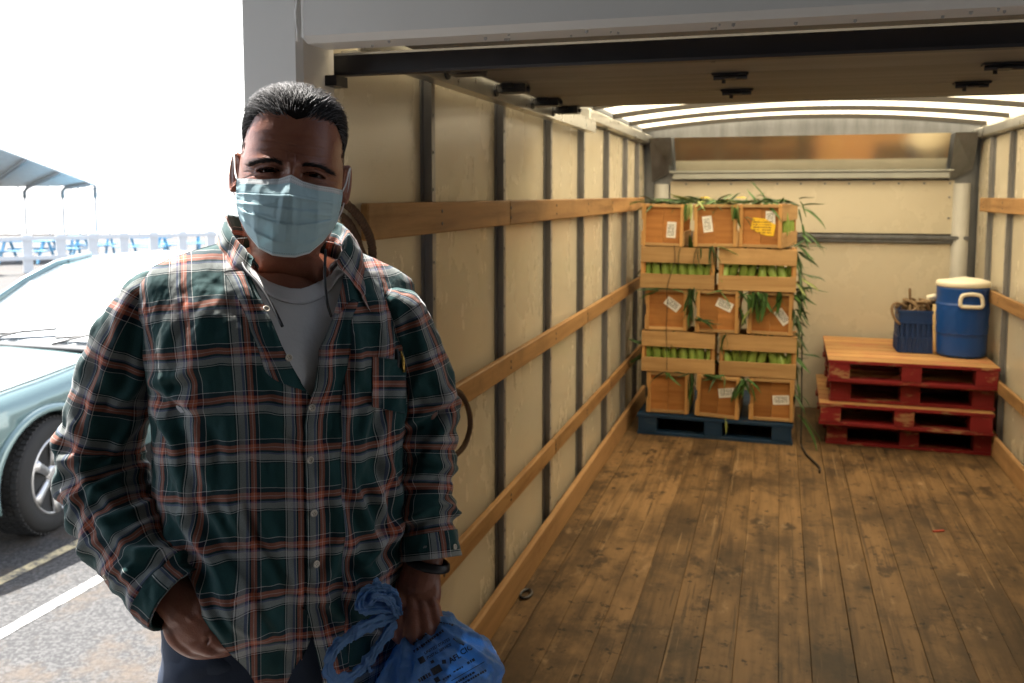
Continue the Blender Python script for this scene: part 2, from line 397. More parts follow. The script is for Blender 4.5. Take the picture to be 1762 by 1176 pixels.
mm.bump(mm.noise(1.6, 2), .25, .03)
sl_ = [(-.78, YB-.002, 1.803), (1.14, YB-.002, 1.803), (1.14, YB-.16, 2.05), (-.78, YB-.16, 2.05)]
sl2 = [(x, y+.02, z) for x, y, z in sl_]
add('attic_panel', (sl_+sl2, [(0, 1, 2, 3), (7, 6, 5, 4), (0, 4, 5, 1), (1, 5, 6, 2), (2, 6, 7, 3), (3, 7, 4, 0)]), mm.m, fw_)
for x0, x1, xc in ((-.96, -.80, -.89), (1.16, 1.31, 1.25)):
    g = [(x0, YB-.20, 2.05), (x1, YB-.20, 2.05), (x1, YB-.03, 1.80), (x0, YB-.03, 1.72), (x0, YB, 2.05), (x1, YB, 2.05), (x1, YB, 1.80), (x0, YB, 1.72)]
    add('gusset', (g, [(0, 3, 2, 1), (4, 5, 6, 7), (0, 4, 7, 3), (1, 2, 6, 5), (0, 1, 5, 4), (3, 7, 6, 2)]), m_steel, fw_)
    add('corner_column', tube([(xc, YB+.0, -.01), (xc, YB+.0, 1.70)], .058, 16), M('corner_column_grey', (.45, .44, .41), .5, var=.1), fw_, smooth=True)
# translucent roof on curved bows
def arch(x): u = (x-.165)/1.165; return .075*(1-u*u)
mr = NT('translucent_fibreglass')
tr = mr.N('BsdfTranslucent', Color=(.76, .64, .42)); df = mr.N('BsdfDiffuse', Color=(.72, .66, .52))
mxs = mr.N('MixShader'); mxs.inputs[0].default_value = .30
mr.l.new(tr.outputs[0], mxs.inputs[1]); mr.l.new(df.outputs[0], mxs.inputs[2]); mr.l.new(mxs.outputs[0], mr.out.inputs[0])
NX = 24; xs = np.linspace(XL-.1, XR+.1, NX+1)
RV = []; RF = []
for y in (YF+.17, YB+.1):
    for z in (0, .003):
        for x in xs: RV.append((x, y, 2.135+arch(x)+z))
n1 = NX+1
for k in range(NX):
    RF += [(k, k+1, 2*n1+k+1, 2*n1+k)]
roof = add('roof', ([(x, y, z-.018) for x, y, z in RV[:n1]+RV[2*n1:3*n1]], [(k, k+1, n1+k+1, n1+k) for k in range(NX)]), mr.m, truck)
m_bow = M('roof_bow_metal', (.05, .045, .04), .5, .3, var=.15)
for y in np.arange(2.45, YB-.05, .62):
    B = []; 
    for x in np.linspace(XL+.0, XR-.0, NX+1):
        a = arch(x)
        B += [(x, y-.02, 2.086+a), (x, y+.02, 2.086+a), (x, y+.02, 2.115+a), (x, y-.02, 2.115+a)]
    Fb = []
    for k in range(NX):
        for j in range(4): Fb.append((k*4+j, k*4+(j+1) % 4, (k+1)*4+(j+1) % 4, (k+1)*4+j))
    Fb += [(3, 2, 1, 0), tuple(NX*4+j for j in range(4))]
    add('roof_bow', (B, Fb), m_bow, roof)
for sx in (XL, XR):
    x0, x1 = (sx-.11, sx-.0405) if sx < 0 else (sx+.0405, sx+.11)
    add('roof_side_rail', box(x0, x1, YF+.165, YB+.1, 2.122, 2.19), m_paint, roof)
add('front_skin', box(XL-.11, XR+.11, YB+.105, YB+.13, -.2, 2.25), m_paint, truck)
# ------------------------------------------------------------------ cargo: corn crates on a blue pallet
m_crate = wood('crate_wood', (.54, .34, .16), (.36, .20, .085), axis=0, freq=1.2, objvar=.28, dirt=(.30, .16, .07), dirt_amt=.35, bump=.15)
m_crate_end = wood('crate_end_ply', (.44, .20, .065), (.26, .10, .03), axis=0, freq=.9, objvar=.22, dirt=(.22, .10, .04), dirt_amt=.4, bump=.15)
m_cleat = wood('crate_cleat', (.58, .33, .13), (.40, .20, .07), axis=2, freq=1.2, objvar=.12, bump=.15)
def nodes_print(name, paper, ink, rows=9.0):
    m = NT(name)
    uv = m.N('SeparateXYZ'); m.l.new(m.tc.outputs['UV'], uv.inputs[0])
    r = m.math('MULTIPLY', uv.outputs['Y'], rows)
    line = m.math('LESS_THAN', m.math('FRACT', r), .55)
    n = m.N('TexNoise', Scale=1.0, Detail=2.0)
    cx = m.N('CombineXYZ', X=m.math('MULTIPLY', uv.outputs['X'], 38.0), Y=m.math('MULTIPLY', m.math('FLOOR', r), 7.3)); m.l.new(cx.outputs[0], n.inputs['Vector'])
    k = m.math('MULTIPLY', line, m.math('GREATER_THAN', n.outputs['Fac'], .47))
    inx = m.math('MULTIPLY', m.math('GREATER_THAN', uv.outputs['X'], .10), m.math('LESS_THAN', uv.outputs['X'], .82))
    iny = m.math('MULTIPLY', m.math('GREATER_THAN', uv.outputs['Y'], .12), m.math('LESS_THAN', uv.outputs['Y'], .88))
    k = m.math('MULTIPLY', k, m.math('MULTIPLY', inx, iny))
    m.set(Base_Color=m.mix(k, paper, ink), Roughness=.55); return m.m
m_label = nodes_print('white_paper_label', (.78, .77, .74), (.05, .05, .05))
m_ylabel = nodes_print('yellow_paper_label', (.80, .50, .02), (.20, .10, .02), 7.0)
CL, CW, CH = .485, .268, .278
def crate_meshes():
    h = CH/2; D = {}
    D['end_board'] = mesh('end_board', *box(-CW/4+.001, CW/4-.001, -.004, .004, -h+.004, h-.004), m_crate_end)
    D['cleat_v'] = mesh('cleat', *box(-.010, .010, -.010, .010, -h, h, .0015), m_cleat)
    D['cleat_h'] = mesh('cleat', *box(-CW/2+.021, CW/2-.021, -.010, .010, -.010, .010, .0015), m_crate)
    D['slat_t'] = mesh('side_slat', *box(-CL/2, CL/2, -.004, .004, -.052, .052, .001), m_crate)
    D['slat_b'] = mesh('side_slat', *box(-CL/2, CL/2, -.004, .004, -.048, .048, .001), m_crate)
    D['bottom'] = mesh('bottom_board', *box(-CL/2+.02, CL/2-.02, -CW/2+.01, CW/2-.01, -.004, .004), m_crate)
    return D
CM = crate_meshes()
def lab_mesh(w, h, mat, poly=None):
    P = poly or [(-w/2, -h/2), (w/2, -h/2), (w/2, h/2), (-w/2, h/2)]
    V = [(x, -.0006, z) for x, z in P] + [(x, .0006, z) for x, z in P]; n = len(P)
    xs = [p[0] for p in P]; zs = [p[1] for p in P]
    uv = [((x-min(xs))/(max(xs)-min(xs)), (z-min(zs))/(max(zs)-min(zs))) for x, z in P]*2
    F = [tuple(range(n)), tuple(reversed(range(n, 2*n)))] + [(i, n+i, n+(i+1) % n, (i+1) % n) for i in range(n)]
    return mesh('paper_label', V, F, mat, uv)
LM = lab_mesh(.060, .105, m_label)
def crate(label, x, y, z, end_on, rz=0.0, tilt=0.0, lab=None, lrot=0.0, ylw=False, group='wooden corn crates stacked on the blue pallet'):
    """x,y = middle of the crate's front; its length runs into the hold (end_on) or across it"""
    yc = y + (CL/2 if end_on else CW/2)
    t = thing('corn_crate', label, 'crate', (x, yc, z+CH/2), (0, tilt, rz), group)
    Q = Matrix.Rotation(R(90), 4, 'Z') if end_on else Matrix.Identity(4)     # local crate: length along X
    def put(nm, me, M4):
        o = link(nm, me, t); o.matrix_local = Q @ M4; return o
    T = Matrix.Translation; RZ = Matrix.Rotation
    for s in (-1, 1):
        e = T((s*(CL/2-.026), 0, 0)) @ RZ(R(90), 4, 'Z')
        for k in (-1, 1): put('end_board', CM['end_board'], e @ T((k*CW/4, 0, 0)))
        o = T((s*(CL/2-.0105), 0, 0)) @ RZ(R(90), 4, 'Z')
        for k in (-1, 1):
            put('cleat', CM['cleat_v'], o @ T((k*(CW/2-.0105), 0, 0)))
            put('cleat', CM['cleat_h'], o @ T((0, 0, k*(CH/2-.0105))))
        put('side_slat', CM['slat_t'], T((0, s*(CW/2+.0045), CH/2-.054)) @ RZ(random.uniform(-.006, .006), 4, 'Y'))
        put('side_slat', CM['slat_b'], T((0, s*(CW/2+.0045), -CH/2+.05)) @ RZ(random.uniform(-.006, .006), 4, 'Y'))
    put('bottom_board', CM['bottom'], T((0, 0, -CH/2+.005)))
    if lab:                                                     # paper label on the front end board
        lx, lz = lab
        o = link('paper_label', LM, t); o.matrix_local = T((lx, -CL/2+.0208, lz)) @ RZ(lrot, 4, 'Y')
    if ylw:
        Y = lab_mesh(0, 0, m_ylabel, [(-.085, -.012), (-.07, .06), (.01, .052), (.04, .035), (.075, .015), (.062, -.058), (.02, -.055), (-.03, -.04)])
        o = link('paper_label', Y, t); o.matrix_local = T((.02, -CL/2+.0185, -.005)); o['label'] = 'torn yellow label printed in dark ink'
    return t
Z0 = .148; RH = .2825; YC = 5.99
ROWS = [Z0 + i*RH for i in range(5)]
crate('bottom row corn crate at the left, end on, bare of any paper label', -.695, YC, ROWS[0], True, .015)
crate('bottom row corn crate in the middle, end on, one white label near its top', -.355, YC-.03, ROWS[0], True, -.02, .035, (.055, .03), 1.4)
crate('bottom row corn crate at the right, end on, one white label beside the red pallets', -.012, YC-.02, ROWS[0], True, -.03, -.01, (.06, .0), 1.5)
crate('second row corn crate from the floor, side on, on the left above the bare crate', -.628, YC, ROWS[1], False, .01)
crate('second row corn crate from the floor, side on, at right with a bowed slat', -.112, YC-.01, ROWS[1], False, -.01)
crate('middle row corn crate at the left, end on, tilted white label at its upper right', -.712, YC, ROWS[2], True, .01, 0, (.04, .035), 2.2)
crate('middle row corn crate in the middle, end on, white label above a hanging dark leaf', -.372, YC-.02, ROWS[2], True, -.01, .0, (.045, .045), 2.0)
crate('middle row corn crate at the right, end on, half hidden by hanging corn leaves', -.035, YC-.01, ROWS[2], True, -.02, .01, (.075, -.02), 2.5)
crate('fourth row corn crate from the floor, side on, on the left by the wall', -.640, YC-.01, ROWS[3], False, .015, .012)
crate('fourth row corn crate from the floor, side on, on the right below the yellow label', -.125, YC-.02, ROWS[3], False, -.02, .006)
crate('top row corn crate at the left, end on, white label low on its right board', -.738, YC-.01, ROWS[4], True, .0, .02, (.055, -.03), .04)
crate('top row corn crate in the middle, end on, slanted white label left of its joint', -.405, YC-.02, ROWS[4], True, .03, -.01, (-.05, .01), -.12)
crate('top row corn crate at the right, end on, with the torn yellow label', -.068, YC-.03, ROWS[4], True, -.20, .0, (.06, .045), .0, True)
# corn ears lying in the crates, seen through the gaps between the slats
m_husk = NT('corn_husk')
fs = m_husk.noise(1, 3, .6, (90, 90, 4)); kk = m_husk.rnd()
ch = m_husk.mix(fs, (.16, .27, .04), (.36, .46, .11)); ch = m_husk.mix(m_husk.math('MULTIPLY', kk, .5), ch, (.20, .32, .05))
m_husk.set(Base_Color=ch, Roughness=.45); m_husk.bump(fs, .3, .002)
EV = []; EF = []
nr, nc = 10, 12
for i in range(nr):
    t = i/(nr-1); rr = .032*math.sin(math.pi*min(1, .12+.86*t))**.6*(1-.35*t)
    for k in range(nc):
        a = 2*math.pi*k/nc; r2 = rr*(1+.10*math.cos(4*a+t*2)); EV.append((r2*math.cos(a), r2*math.sin(a), -.10+.20*t))
EF = grid_faces(nr, nc, True) + [tuple(reversed(range(nc))), tuple((nr-1)*nc+k for k in range(nc))]
ear_me = mesh('corn_ear', EV, EF, m_husk.m, smooth=True)
ORD = ['leftmost', 'second from the left', 'third from the left', 'fourth from the left', 'fifth from the left', 'sixth from the left', 'seventh from the left', 'rightmost']
for (cx, row, nm, lean) in ((-.628, 1, 'lower left', 0), (-.112, 1, 'lower right', .25), (-.640, 3, 'upper left', .0), (-.125, 3, 'upper right', .3)):
    for k in range(8):
        x = cx-.205+.0585*k+random.uniform(-.005, .005)
        o = link('corn_ear', ear_me, None, (x, YC+.037+random.uniform(0, .012), ROWS[row]+CH/2+random.uniform(-.012, .012)),
                 (random.uniform(-.1, .1), -lean*random.uniform(.4, 1.4)+random.uniform(-.12, .12), random.uniform(0, 6)), (random.uniform(.95, 1.2),)*2+(1.05,))
        tag(o, f'green corn ear, {ORD[k]} in the {nm} of the side-on crates', 'corn', 'corn ears showing between the crate slats')
for k in range(4):
    o = link('corn_ear', ear_me, None, (.032+.012*k+.001, YC+.09+.085*k, ROWS[4]+CH/2+.01), (.05, random.uniform(-.1, .1), k), (1.1, 1.1, 1.0))
    tag(o, f'green corn ear, {["nearest", "second nearest", "third nearest", "farthest"][k]} in the side gap of the yellow-labelled crate', 'corn', 'corn ears showing between the crate slats')
# loose leaves
m_leaf = []
for i, (a, b) in enumerate((((.03, .09, .02), (.08, .17, .035)), ((.02, .05, .016), (.05, .10, .025)), ((.20, .27, .07), (.36, .38, .14)), ((.42, .34, .16), (.55, .45, .24)))):
    m = NT('corn_leaf'); f = m.noise(1, 4, .6, (60, 3, 3)); m.set(Base_Color=m.mix(f, a, b), Roughness=.5)
    m.b.inputs['Subsurface Weight'].default_value = 0; m_leaf.append(m.m)
def leaf_me(L, w, droop, twist, mat, seed):
    rr = random.Random(seed); V = []; n = 8
    for i in range(n):
        t = i/(n-1); ww = w*(math.sin(math.pi*min(1, .18+.82*t))**.8)*(1-.25*t) + .0008
        x = L*t*(1-.15*droop*t); z = -droop*L*t*t*.6 + .03*L*math.sin(6*t+seed); tw = twist*t
        for s, dz in ((-1, 0), (0, -ww*.35), (1, 0)):
            V.append((x, s*ww*math.cos(tw), z+dz+s*ww*math.sin(tw)))
    V += [(x, y, z+.0012) for x, y, z in V]
    F = grid_faces(n, 3); m3 = n*3
    F = [tuple(reversed(f)) for f in F] + [tuple(i+m3 for i in f) for f in grid_faces(n, 3)]
    for i in range(n-1):
        F += [(i*3, (i+1)*3, (i+1)*3+m3, i*3+m3), (i*3+2, i*3+2+m3, (i+1)*3+2+m3, (i+1)*3+2)]
    return mesh('leaf', V, F, mat, smooth=True)
LP = [[leaf_me(.20, .011, d, tw, m_leaf[mi], i) for i, (d, tw) in enumerate(((.1, .4), (.6, -.8), (1.1, .5), (.3, 1.2)))] for mi in range(4)]
def bunch(label, loc, n, dirf, mats=(0, 0, 1), smin=.5, smax=1.1, spread=.03, wide=1.0, cat_='corn leaves'):
    t = thing('corn_leaf_bunch', label, cat_, loc, group='corn leaves spilling from the crates')
    for k in range(n):
        d = Vector(dirf(k)).normalized(); s = random.uniform(smin, smax)
        o = link('leaf', random.choice(LP[random.choice(mats)]), t, tuple(random.uniform(-1, 1)*sp for sp in (spread if hasattr(spread, '__len__') else (spread,)*3)))
        q = d.to_track_quat('X', 'Z') @ Matrix.Rotation(random.uniform(-.8, .8), 3, 'X').to_quaternion()
        o.rotation_euler = q.to_euler(); o.scale = (s, s*wide, s)
    return t
u = random.uniform
for cx, row, nm in ((-.628, 1, 'lower left'), (-.112, 1, 'lower right'), (-.640, 3, 'upper left'), (-.125, 3, 'upper right')):  # leaf filler added to stop light showing through the slats
    bunch(f'dark leaf filler added to block light behind the ears of the {nm} side-on crate', (cx, YC+.11, ROWS[row]+.15), 40, lambda k: (random.uniform(-1, 1), random.uniform(-.2, .2), random.uniform(-.6, .6)), (0, 1), .7, 1.2, (.17, .02, .05), 1.8)
ZT5 = ROWS[4]+CH
flat = lambda k: (u(-1, 1), u(-.7, .5), u(-.05, .22))
bunch('heap of flat dark leaves on the left crate of the top row', (-.76, YC+.07, ZT5+.012), 34, flat, (0, 0, 1, 1), .5, 1.0, (.12, .06, .008))
bunch('leafy tangle over the gap between the left and middle top crates', (-.57, YC+.06, ZT5+.012), 22, flat, (0, 0, 1, 2), .5, .9, (.06, .05, .01))
bunch('heap of leaves and pale husks on the middle crate of the top row', (-.40, YC+.07, ZT5+.016), 44, flat, (0, 0, 1, 2), .5, 1.0, (.13, .06, .012))
bunch('leafy heap on the crate with the torn yellow label', (-.12, YC+.09, ZT5+.014), 34, flat, (0, 0, 1), .5, 1.0, (.13, .06, .012))
bunch('single tall blade standing up from the top of the stack', (-.09, YC+.12, ZT5+.02), 2, lambda k: (-.5+.2*k, .1, 1), (0,), .6, .85, .01)
bunch('pale folded husk hanging between the left and middle top crates', (-.565, YC-.03, ZT5-.0), 4, lambda k: (u(-.2, .2), -.25, -1), (0, 2, 3), .55, .75, (.02, .008, .01), 2.2)
bunch('thin blades hanging down the right edge of the middle top crate', (-.275, YC-.03, ZT5-.02), 5, lambda k: (u(-.25, .2), -.15, -1), (0, 2), .6, 1.1, (.02, .008, .02))
bunch('dark leaf tucked into the upper left corner of the yellow-labelled crate', (-.21, YC-.02, ROWS[4]+.2), 3, lambda k: (1, -.1, -.3*k), (1,), .3, .5, .008)
bunch('dark blades lying across the gap of the fourth crate row', (-.40, YC-.03, ROWS[4]+.005), 4, lambda k: (.5*k-.6, -.25, -1), (1, 1, 2), .7, 1.1, (.03, .006, .006))
bunch('yellow green husk strip under the middle top crate', (-.385, YC-.03, ROWS[4]-.004), 2, lambda k: (1, -.2, .03), (2,), .7, .8, .006, 1.4)
bunch('thin blades drooping over the left crate of the fourth row', (-.55, YC-.03, ROWS[4]-.01), 4, lambda k: (u(-.5, .3), -.1, -1), (0, 1), .5, .9, (.08, .006, .006))
bunch('dark leaves packed between the left and middle crates of the middle row', (-.545, YC-.015, ROWS[2]+.25), 14, lambda k: (u(-.45, .45), -.2, -1), (0, 1), .5, 1.0, (.02, .01, .06))
bunch('dark leaf across the front of the middle crate of the middle row', (-.51, YC-.03, ROWS[2]+.10), 6, lambda k: (1, -.12, u(-.25, .15)), (1, 0), .5, 1.0, (.02, .005, .03))
bunch('light stalk standing in the gap left of the half hidden crate', (-.205, YC-.02, ROWS[2]+.06), 4, lambda k: (u(-.05, .05), 0, 1), (2, 0), .6, 1.0, (.008, .005, .01), 1.3)
bunch('wide leaves hanging over the half hidden crate of the middle row', (-.12, YC-.03, ROWS[2]+.27), 15, lambda k: (u(-.35, .75), -.14, -1), (0, 0, 1), .6, 1.1, (.06, .008, .01), 1.7)
bunch('broad leaf hanging at the right of the half hidden crate', (.02, YC-.03, ROWS[2]+.285), 4, lambda k: (u(-.25, .1), -.1, -1), (0,), .6, .9, (.02, .005, .01), 2.0)
bunch('leaf curl hooked over the right crate of the second row', (-.32, YC-.02, ROWS[1]+.27), 4, lambda k: (u(-.6, .9), -.1, -.8), (0, 1), .5, .8, .015, 1.3)
bunch('leaves lying along the joint above the bottom crates at left', (-.50, YC-.02, ROWS[1]+.0), 16, lambda k: (u(-1, 1), -.2, u(-.25, .1)), (0, 1), .4, .8, (.22, .006, .006))
bunch('leaf drooping between the left and middle bottom crates', (-.535, YC-.02, ROWS[0]+.27), 7, lambda k: (u(-.2, .2), -.1, -1), (0, 1), .5, .9, (.015, .006, .02))
bunch('leaf sprig between the middle and right bottom crates', (-.185, YC-.03, ROWS[0]+.265), 12, lambda k: (u(-.8, .9), -.15, u(-1, .0)), (0, 0, 1), .5, .9, (.02, .006, .01), 1.4)
bunch('leaves along the joint under the middle crate row', (-.45, YC-.015, ROWS[3]-.006), 16, lambda k: (u(-1, 1), -.2, u(-.2, .1)), (0, 1), .4, .8, (.35, .006, .005))
bunch('pale husk hanging below the middle of the blue pallet', (-.305, YC-.04, .15), 3, lambda k: (u(-.3, .3), -.1, -1), (2,), .4, .55, .008, 1.2)
# cascade down the right flank of the stack
for i, (z, x, n, lab) in enumerate(((ZT5-.01, .14, 6, 'leaf spray at the top right corner of the stack'), (ROWS[4]+.12, .16, 6, 'dark leaf spray beside the yellow-labelled crate'),
        (ROWS[4]-.02, .11, 16, 'big star of dark blades at the fourth row corner of the stack'), (ROWS[3]+.08, .13, 18, 'pale and dark husks beside the fourth crate row'),
        (ROWS[3]-.03, .12, 20, 'widest spray of dark blades on the stack edge above the red pallets'), (ROWS[2]+.12, .12, 16, 'long blades drooping beside the half hidden crate'),
        (ROWS[2]-.03, .12, 8, 'husks and blades drooping below the half hidden crate'), (ROWS[1]+.12, .12, 7, 'sparse leaves drooping beside the second crate row'), (ROWS[0]+.2, .12, 5, 'last thin leaves beside the lowest crates'))):
    bunch(lab, (x, YC+.03, z), n, lambda k: (u(.15, 1), u(-.9, .3), u(-1.1, .25)), (0, 1, 1, 2) if i in (3, 5, 6) else (0, 1, 1), .45, .9, (.025, .03, .05), 1.1)
bunch('stiff green stalk poking from under the stack toward the red pallets', (.15, YC-.02, .20), 2, lambda k: (.9, -.5, -.35), (0,), 1.0, 1.3, .006)
# two yellow tassels on top
m_yel = M('tassel_yellow', (.75, .55, .04), .6, var=.25, scale=30)
for x, lab in ((-.475, 'yellow corn tassel among the leaves, left one'), (-.245, 'yellow corn tassel among the leaves, right one')):
    t = thing('corn_tassel', lab, 'tassel', (x, YC+.06, ZT5+.045), group='yellow tassels on the stack')
    me = leaf_me(.10, .014, .8, .6, m_yel, 3)
    for k in range(9):
        a = k*.7; o = link('petal', me, t); o.rotation_euler = Vector((math.cos(a), math.sin(a), .5)).to_track_quat('X', 'Z').to_euler(); o.scale = (.35, .7, .5)
# dark twine and strap on the stack
m_twine = M('dark_twine', (.02, .017, .014), .8)
P = [(-.66, YC-.022, ROWS[4]+.01), (-.655, YC-.03, ROWS[3]+.18), (-.69, YC-.03, ROWS[3]+.06), (-.705, YC-.022, ROWS[3]-.02), (-.70, YC-.012, ROWS[2]+.2), (-.705, YC-.012, ROWS[2]+.02), (-.70, YC-.03, ROWS[1]+.2), (-.695, YC-.03, ROWS[1]+.02)]
tag(add('twine', tube(spline(P, 50), .0022, 5), m_twine, smooth=True), 'thin dark twine running down the left crates of the stack', 'twine')
P = [(.16, YC+.04, ROWS[2]+.02), (.165, YC-.0, ROWS[1]+.05), (.168, YC-.03, .30), (.17, YC-.05, .06), (.175, YC-.07, .012), (.20, YC-.26, .010), (.262, YC-.50, .010), (.262, YC-.60, .008)]
tag(add('strap', tube(spline(P, 60), .011, 8, flat=(1, .45)), m_twine, smooth=True), 'black strap hanging from the crate stack and trailing onto the floor', 'strap')
tag(add('red_scrap', xf(box(-.03, .03, -.008, .008, 0, .006, .002), Matrix.Translation(onZ(1615, 915, .001)) @ Matrix.Rotation(.5, 4, 'Z')), M('red_scrap', (.30, .03, .01), .6)), 'small red scrap lying on the floor boards', 'scrap')
tag(add('floor_ring', tube([tuple(onZ(905, 1022, .008) + Vector((.022*math.cos(a), .04*math.sin(a), 0))) for a in np.linspace(0, 6.28, 16)], .006, 6), m_dark), 'dark tie-down ring on the floor beside the left kick board', 'ring')
# ------------------------------------------------------------------ pallets
def pal_mat(name, paint, c1, c2):
    m = NT(name); off = m.N('CombineXYZ', X=m.math('MULTIPLY', m.rnd(), 37.0), Y=m.math('MULTIPLY', m.rnd(), 91.0))
    g = m.noise(1, 6, .6, (1.5, 24, 24), offset=off.outputs[0]); w = m.ramp(g, [(.3, c2), (.7, c1)])
    k = m.ramp(m.noise(5, 7, .7, (.6, 2, 2), offset=off.outputs[0]), [(.55, (0, 0, 0)), (.61, (1, 1, 1))])
    p = m.mix(m.noise(3, 4, .6, None, offset=off.outputs[0]), sc(paint, .7), sc(paint, 1.15))
    m.set(Base_Color=m.mix(k, p, w), Roughness=.6); m.bump(g, .2, .002); return m.m
m_red = pal_mat('red_pallet_paint', (.22, .007, .010), (.42, .22, .10), (.22, .10, .05))
m_blue = pal_mat('blue_pallet_paint', (.006, .036, .09), (.03, .06, .10), (.02, .04, .08))
m_deck = wood('worn_pallet_deck', (.52, .30, .125), (.30, .15, .06), axis=0, freq=1.0, objvar=.22, dirt=(.44, .15, .085), dirt_amt=.7)
def pallet(label, cat_, x0, x1, y0, y1, z0, paint, deck, rz=0, group=None, nd=7):
    w, d = x1-x0, y1-y0
    t = thing('pallet', label, cat_, ((x0+x1)/2, (y0+y1)/2, z0), (0, 0, rz), group)
    bd = d/nd; H = .140
    def part(nm, b, mats, fm=None): return link(nm, mesh(nm, b[0], b[1], mats, fmat=fm), t)
    for k in range(nd):
        b = box(-w/2, w/2, -d/2+k*bd+.004, -d/2+(k+1)*bd-.004, H-.020, H)
        part('deck_board', b, [paint, deck], [0, 1, 0, 0, 0, 0])
    for xx in (-w/2+.07, 0, w/2-.07):
        ww = .062 if xx else .058
        for yy in (-d/2+.07, 0, d/2-.07):
            part('block', box(xx-ww, xx+ww, yy-.062, yy+.062, .021, H-.021, .002), paint)
    for yy in (-d/2+.07, 0, d/2-.07): part('bottom_board', box(-w/2, w/2, yy-.06, yy+.06, 0, .020, .001), paint)
    return t
pallet('blue painted wooden pallet under the stack of corn crates', 'pallet', -.885, .125, 5.95, 6.94, .0, m_blue, m_blue, -.012, 'wooden pallets in the hold')
rg = 'red pallets piled by the front wall'
pallet('lowest red pallet of the pile, resting on the floor', 'pallet', .330, 1.335, 6.06, 7.03, .001, m_red, m_deck, -.01, rg)
pallet('second red pallet from the floor, chipped at its left corner', 'pallet', .285, 1.300, 5.99, 6.97, .143, m_red, m_deck, -.015, rg)
pallet('third red pallet from the floor, dark in the shade of the topmost', 'pallet', .345, 1.315, 6.06, 7.02, .285, m_red, m_deck, -.012, rg)
pallet('topmost red pallet with bare wood deck under the drinks cooler', 'pallet', .330, 1.318, 5.99, 7.02, .427, m_red, m_deck, -.012, rg)
# ------------------------------------------------------------------ drinks cooler, basket, stick
TOP = .569
m_cool = M('cooler_blue_plastic', (.006, .060, .27), .38, var=.12, scale=3, bump=.05)
m_white = M('cooler_white_plastic', (.78, .73, .60), .42, var=.04)
ck = thing('drinks_cooler', 'round blue drinks cooler with white lid and handle on the red pallets', 'cooler', (1.160, 6.40, TOP))
prof = [(.130, 0), (.146, .012), (.150, .06), (.152, .15), (.156, .155), (.158, .17), (.160, .30), (.158, .345), (.154, .352), (.154, .40), (.157, .455)]
V = []; n = 48
zz = []
for i in range(len(prof)-1):
    for k in range(4): t = k/4; zz.append((prof[i][0]*(1-t)+prof[i+1][0]*t, prof[i][1]*(1-t)+prof[i+1][1]*t))
zz.append(prof[-1])
for r, z in zz:
    for k in range(n):
        a = 2*math.pi*k/n; rr = r
        if .16 < z < .345: rr += .0045*math.cos(a*14)*math.cos((z-.16)/.185*4*math.pi) - .002
        V.append((rr*math.cos(a), rr*math.sin(a), z))
add('body', (V, grid_faces(len(zz), n, True) + [tuple(reversed(range(n))), tuple((len(zz)-1)*n+k for k in range(n))]), m_cool, ck, True, world=False)
lid = lathe([(.157, .456), (.163, .462), (.163, .483), (.158, .490), (.10, .497), (.0005, .500)], 48)
lv = [(x, y, z+.022*math.exp(-((x-.03)**2+(y+.02)**2)/.008)*(z > .485)) for x, y, z in lid[0]]
add('lid', (lv, lid[1]), m_white, ck, True, world=False)
for ang in (R(-82), R(98)):
    c, s = math.cos(ang), math.sin(ang)
    hd = [(-.062, .34), (-.066, .375), (-.055, .408), (-.02, .418), (.02, .418), (.055, .408), (.066, .375), (.062, .34), (.0, .337), (-.062, .34)]
    pts = [((.163)*c - a*s, (.163)*s + a*c, z) for a, z in spline(hd, 40)]
    add('handle', tube(pts, .0125, 8, True, (1, .8)), m_white, ck, True, world=False)
add('spigot', tube([(.155*math.cos(2.9), .155*math.sin(2.9), .38), (.20*math.cos(2.9), .20*math.sin(2.9), .37), (.20*math.cos(2.9), .20*math.sin(2.9), .33)], [.02, .02, .012], 10), m_white, ck, True, world=False)
m_bask = M('basket_blue_plastic', (.008, .035, .13), .45, var=.2, scale=8)
bk = thing('plastic_basket', 'dark blue ribbed plastic basket full of rope on the red pallets', 'basket', (.900, 6.52, TOP))
bw2, bh = .118, .285
def bring(z, w, k=.012): return [(-w, -w, z), (w, -w, z), (w, w, z), (-w, w, z)]
pc = []
for i in range(4):
    a = R(90*i); Rz = Matrix.Rotation(a, 4, 'Z')
    pc.append(xf(box(-bw2+.006, bw2-.006, -bw2, -bw2+.004, .004, .10), Rz))
    pc.append(xf(box(-bw2+.006, bw2-.006, -bw2+.0, -bw2+.004, .205, bh), Rz)); pc.append(xf(box(-bw2+.02, bw2-.02, -bw2+.012, -bw2+.014, .006, bh-.02), Rz))
    pc.append(xf(box(-bw2-.004, bw2+.004, -bw2-.006, -bw2+.003, bh-.02, bh), Rz)); pc.append(xf(box(-bw2-.002, bw2+.002, -bw2-.005, -bw2+.003, .195, .207), Rz)); pc.append(xf(box(-bw2-.002, bw2+.002, -bw2-.005, -bw2+.003, .095, .107), Rz))
shell = add('shell', cat(*pc), m_bask, bk, world=False)
add('base', box(-bw2, bw2, -bw2, bw2, 0, .0035), m_bask, bk, world=False)
rib = mesh('rib', *box(-.008, .008, -.004, .004, -.048, .048), m_bask)
ribl = mesh('rib', *box(-.004, .004, -.004, .004, -.045, .045), m_bask)
for i in range(4):
    a = R(90*i)
    for k in range(7):
        x = -bw2+.02+k*.0327; p = Matrix.Rotation(a, 3, 'Z') @ Vector((x, -bw2+.001, .151)); link('rib', rib, bk, p, (0, 0, a))
        p = Matrix.Rotation(a, 3, 'Z') @ Vector((x, -bw2-.0035, .05)); link('rib', ribl, bk, p, (0, 0, a))
m_rope = M('old_rope', (.20, .13, .07), .85, var=.35, scale=60, bump=.5, bscale=300)
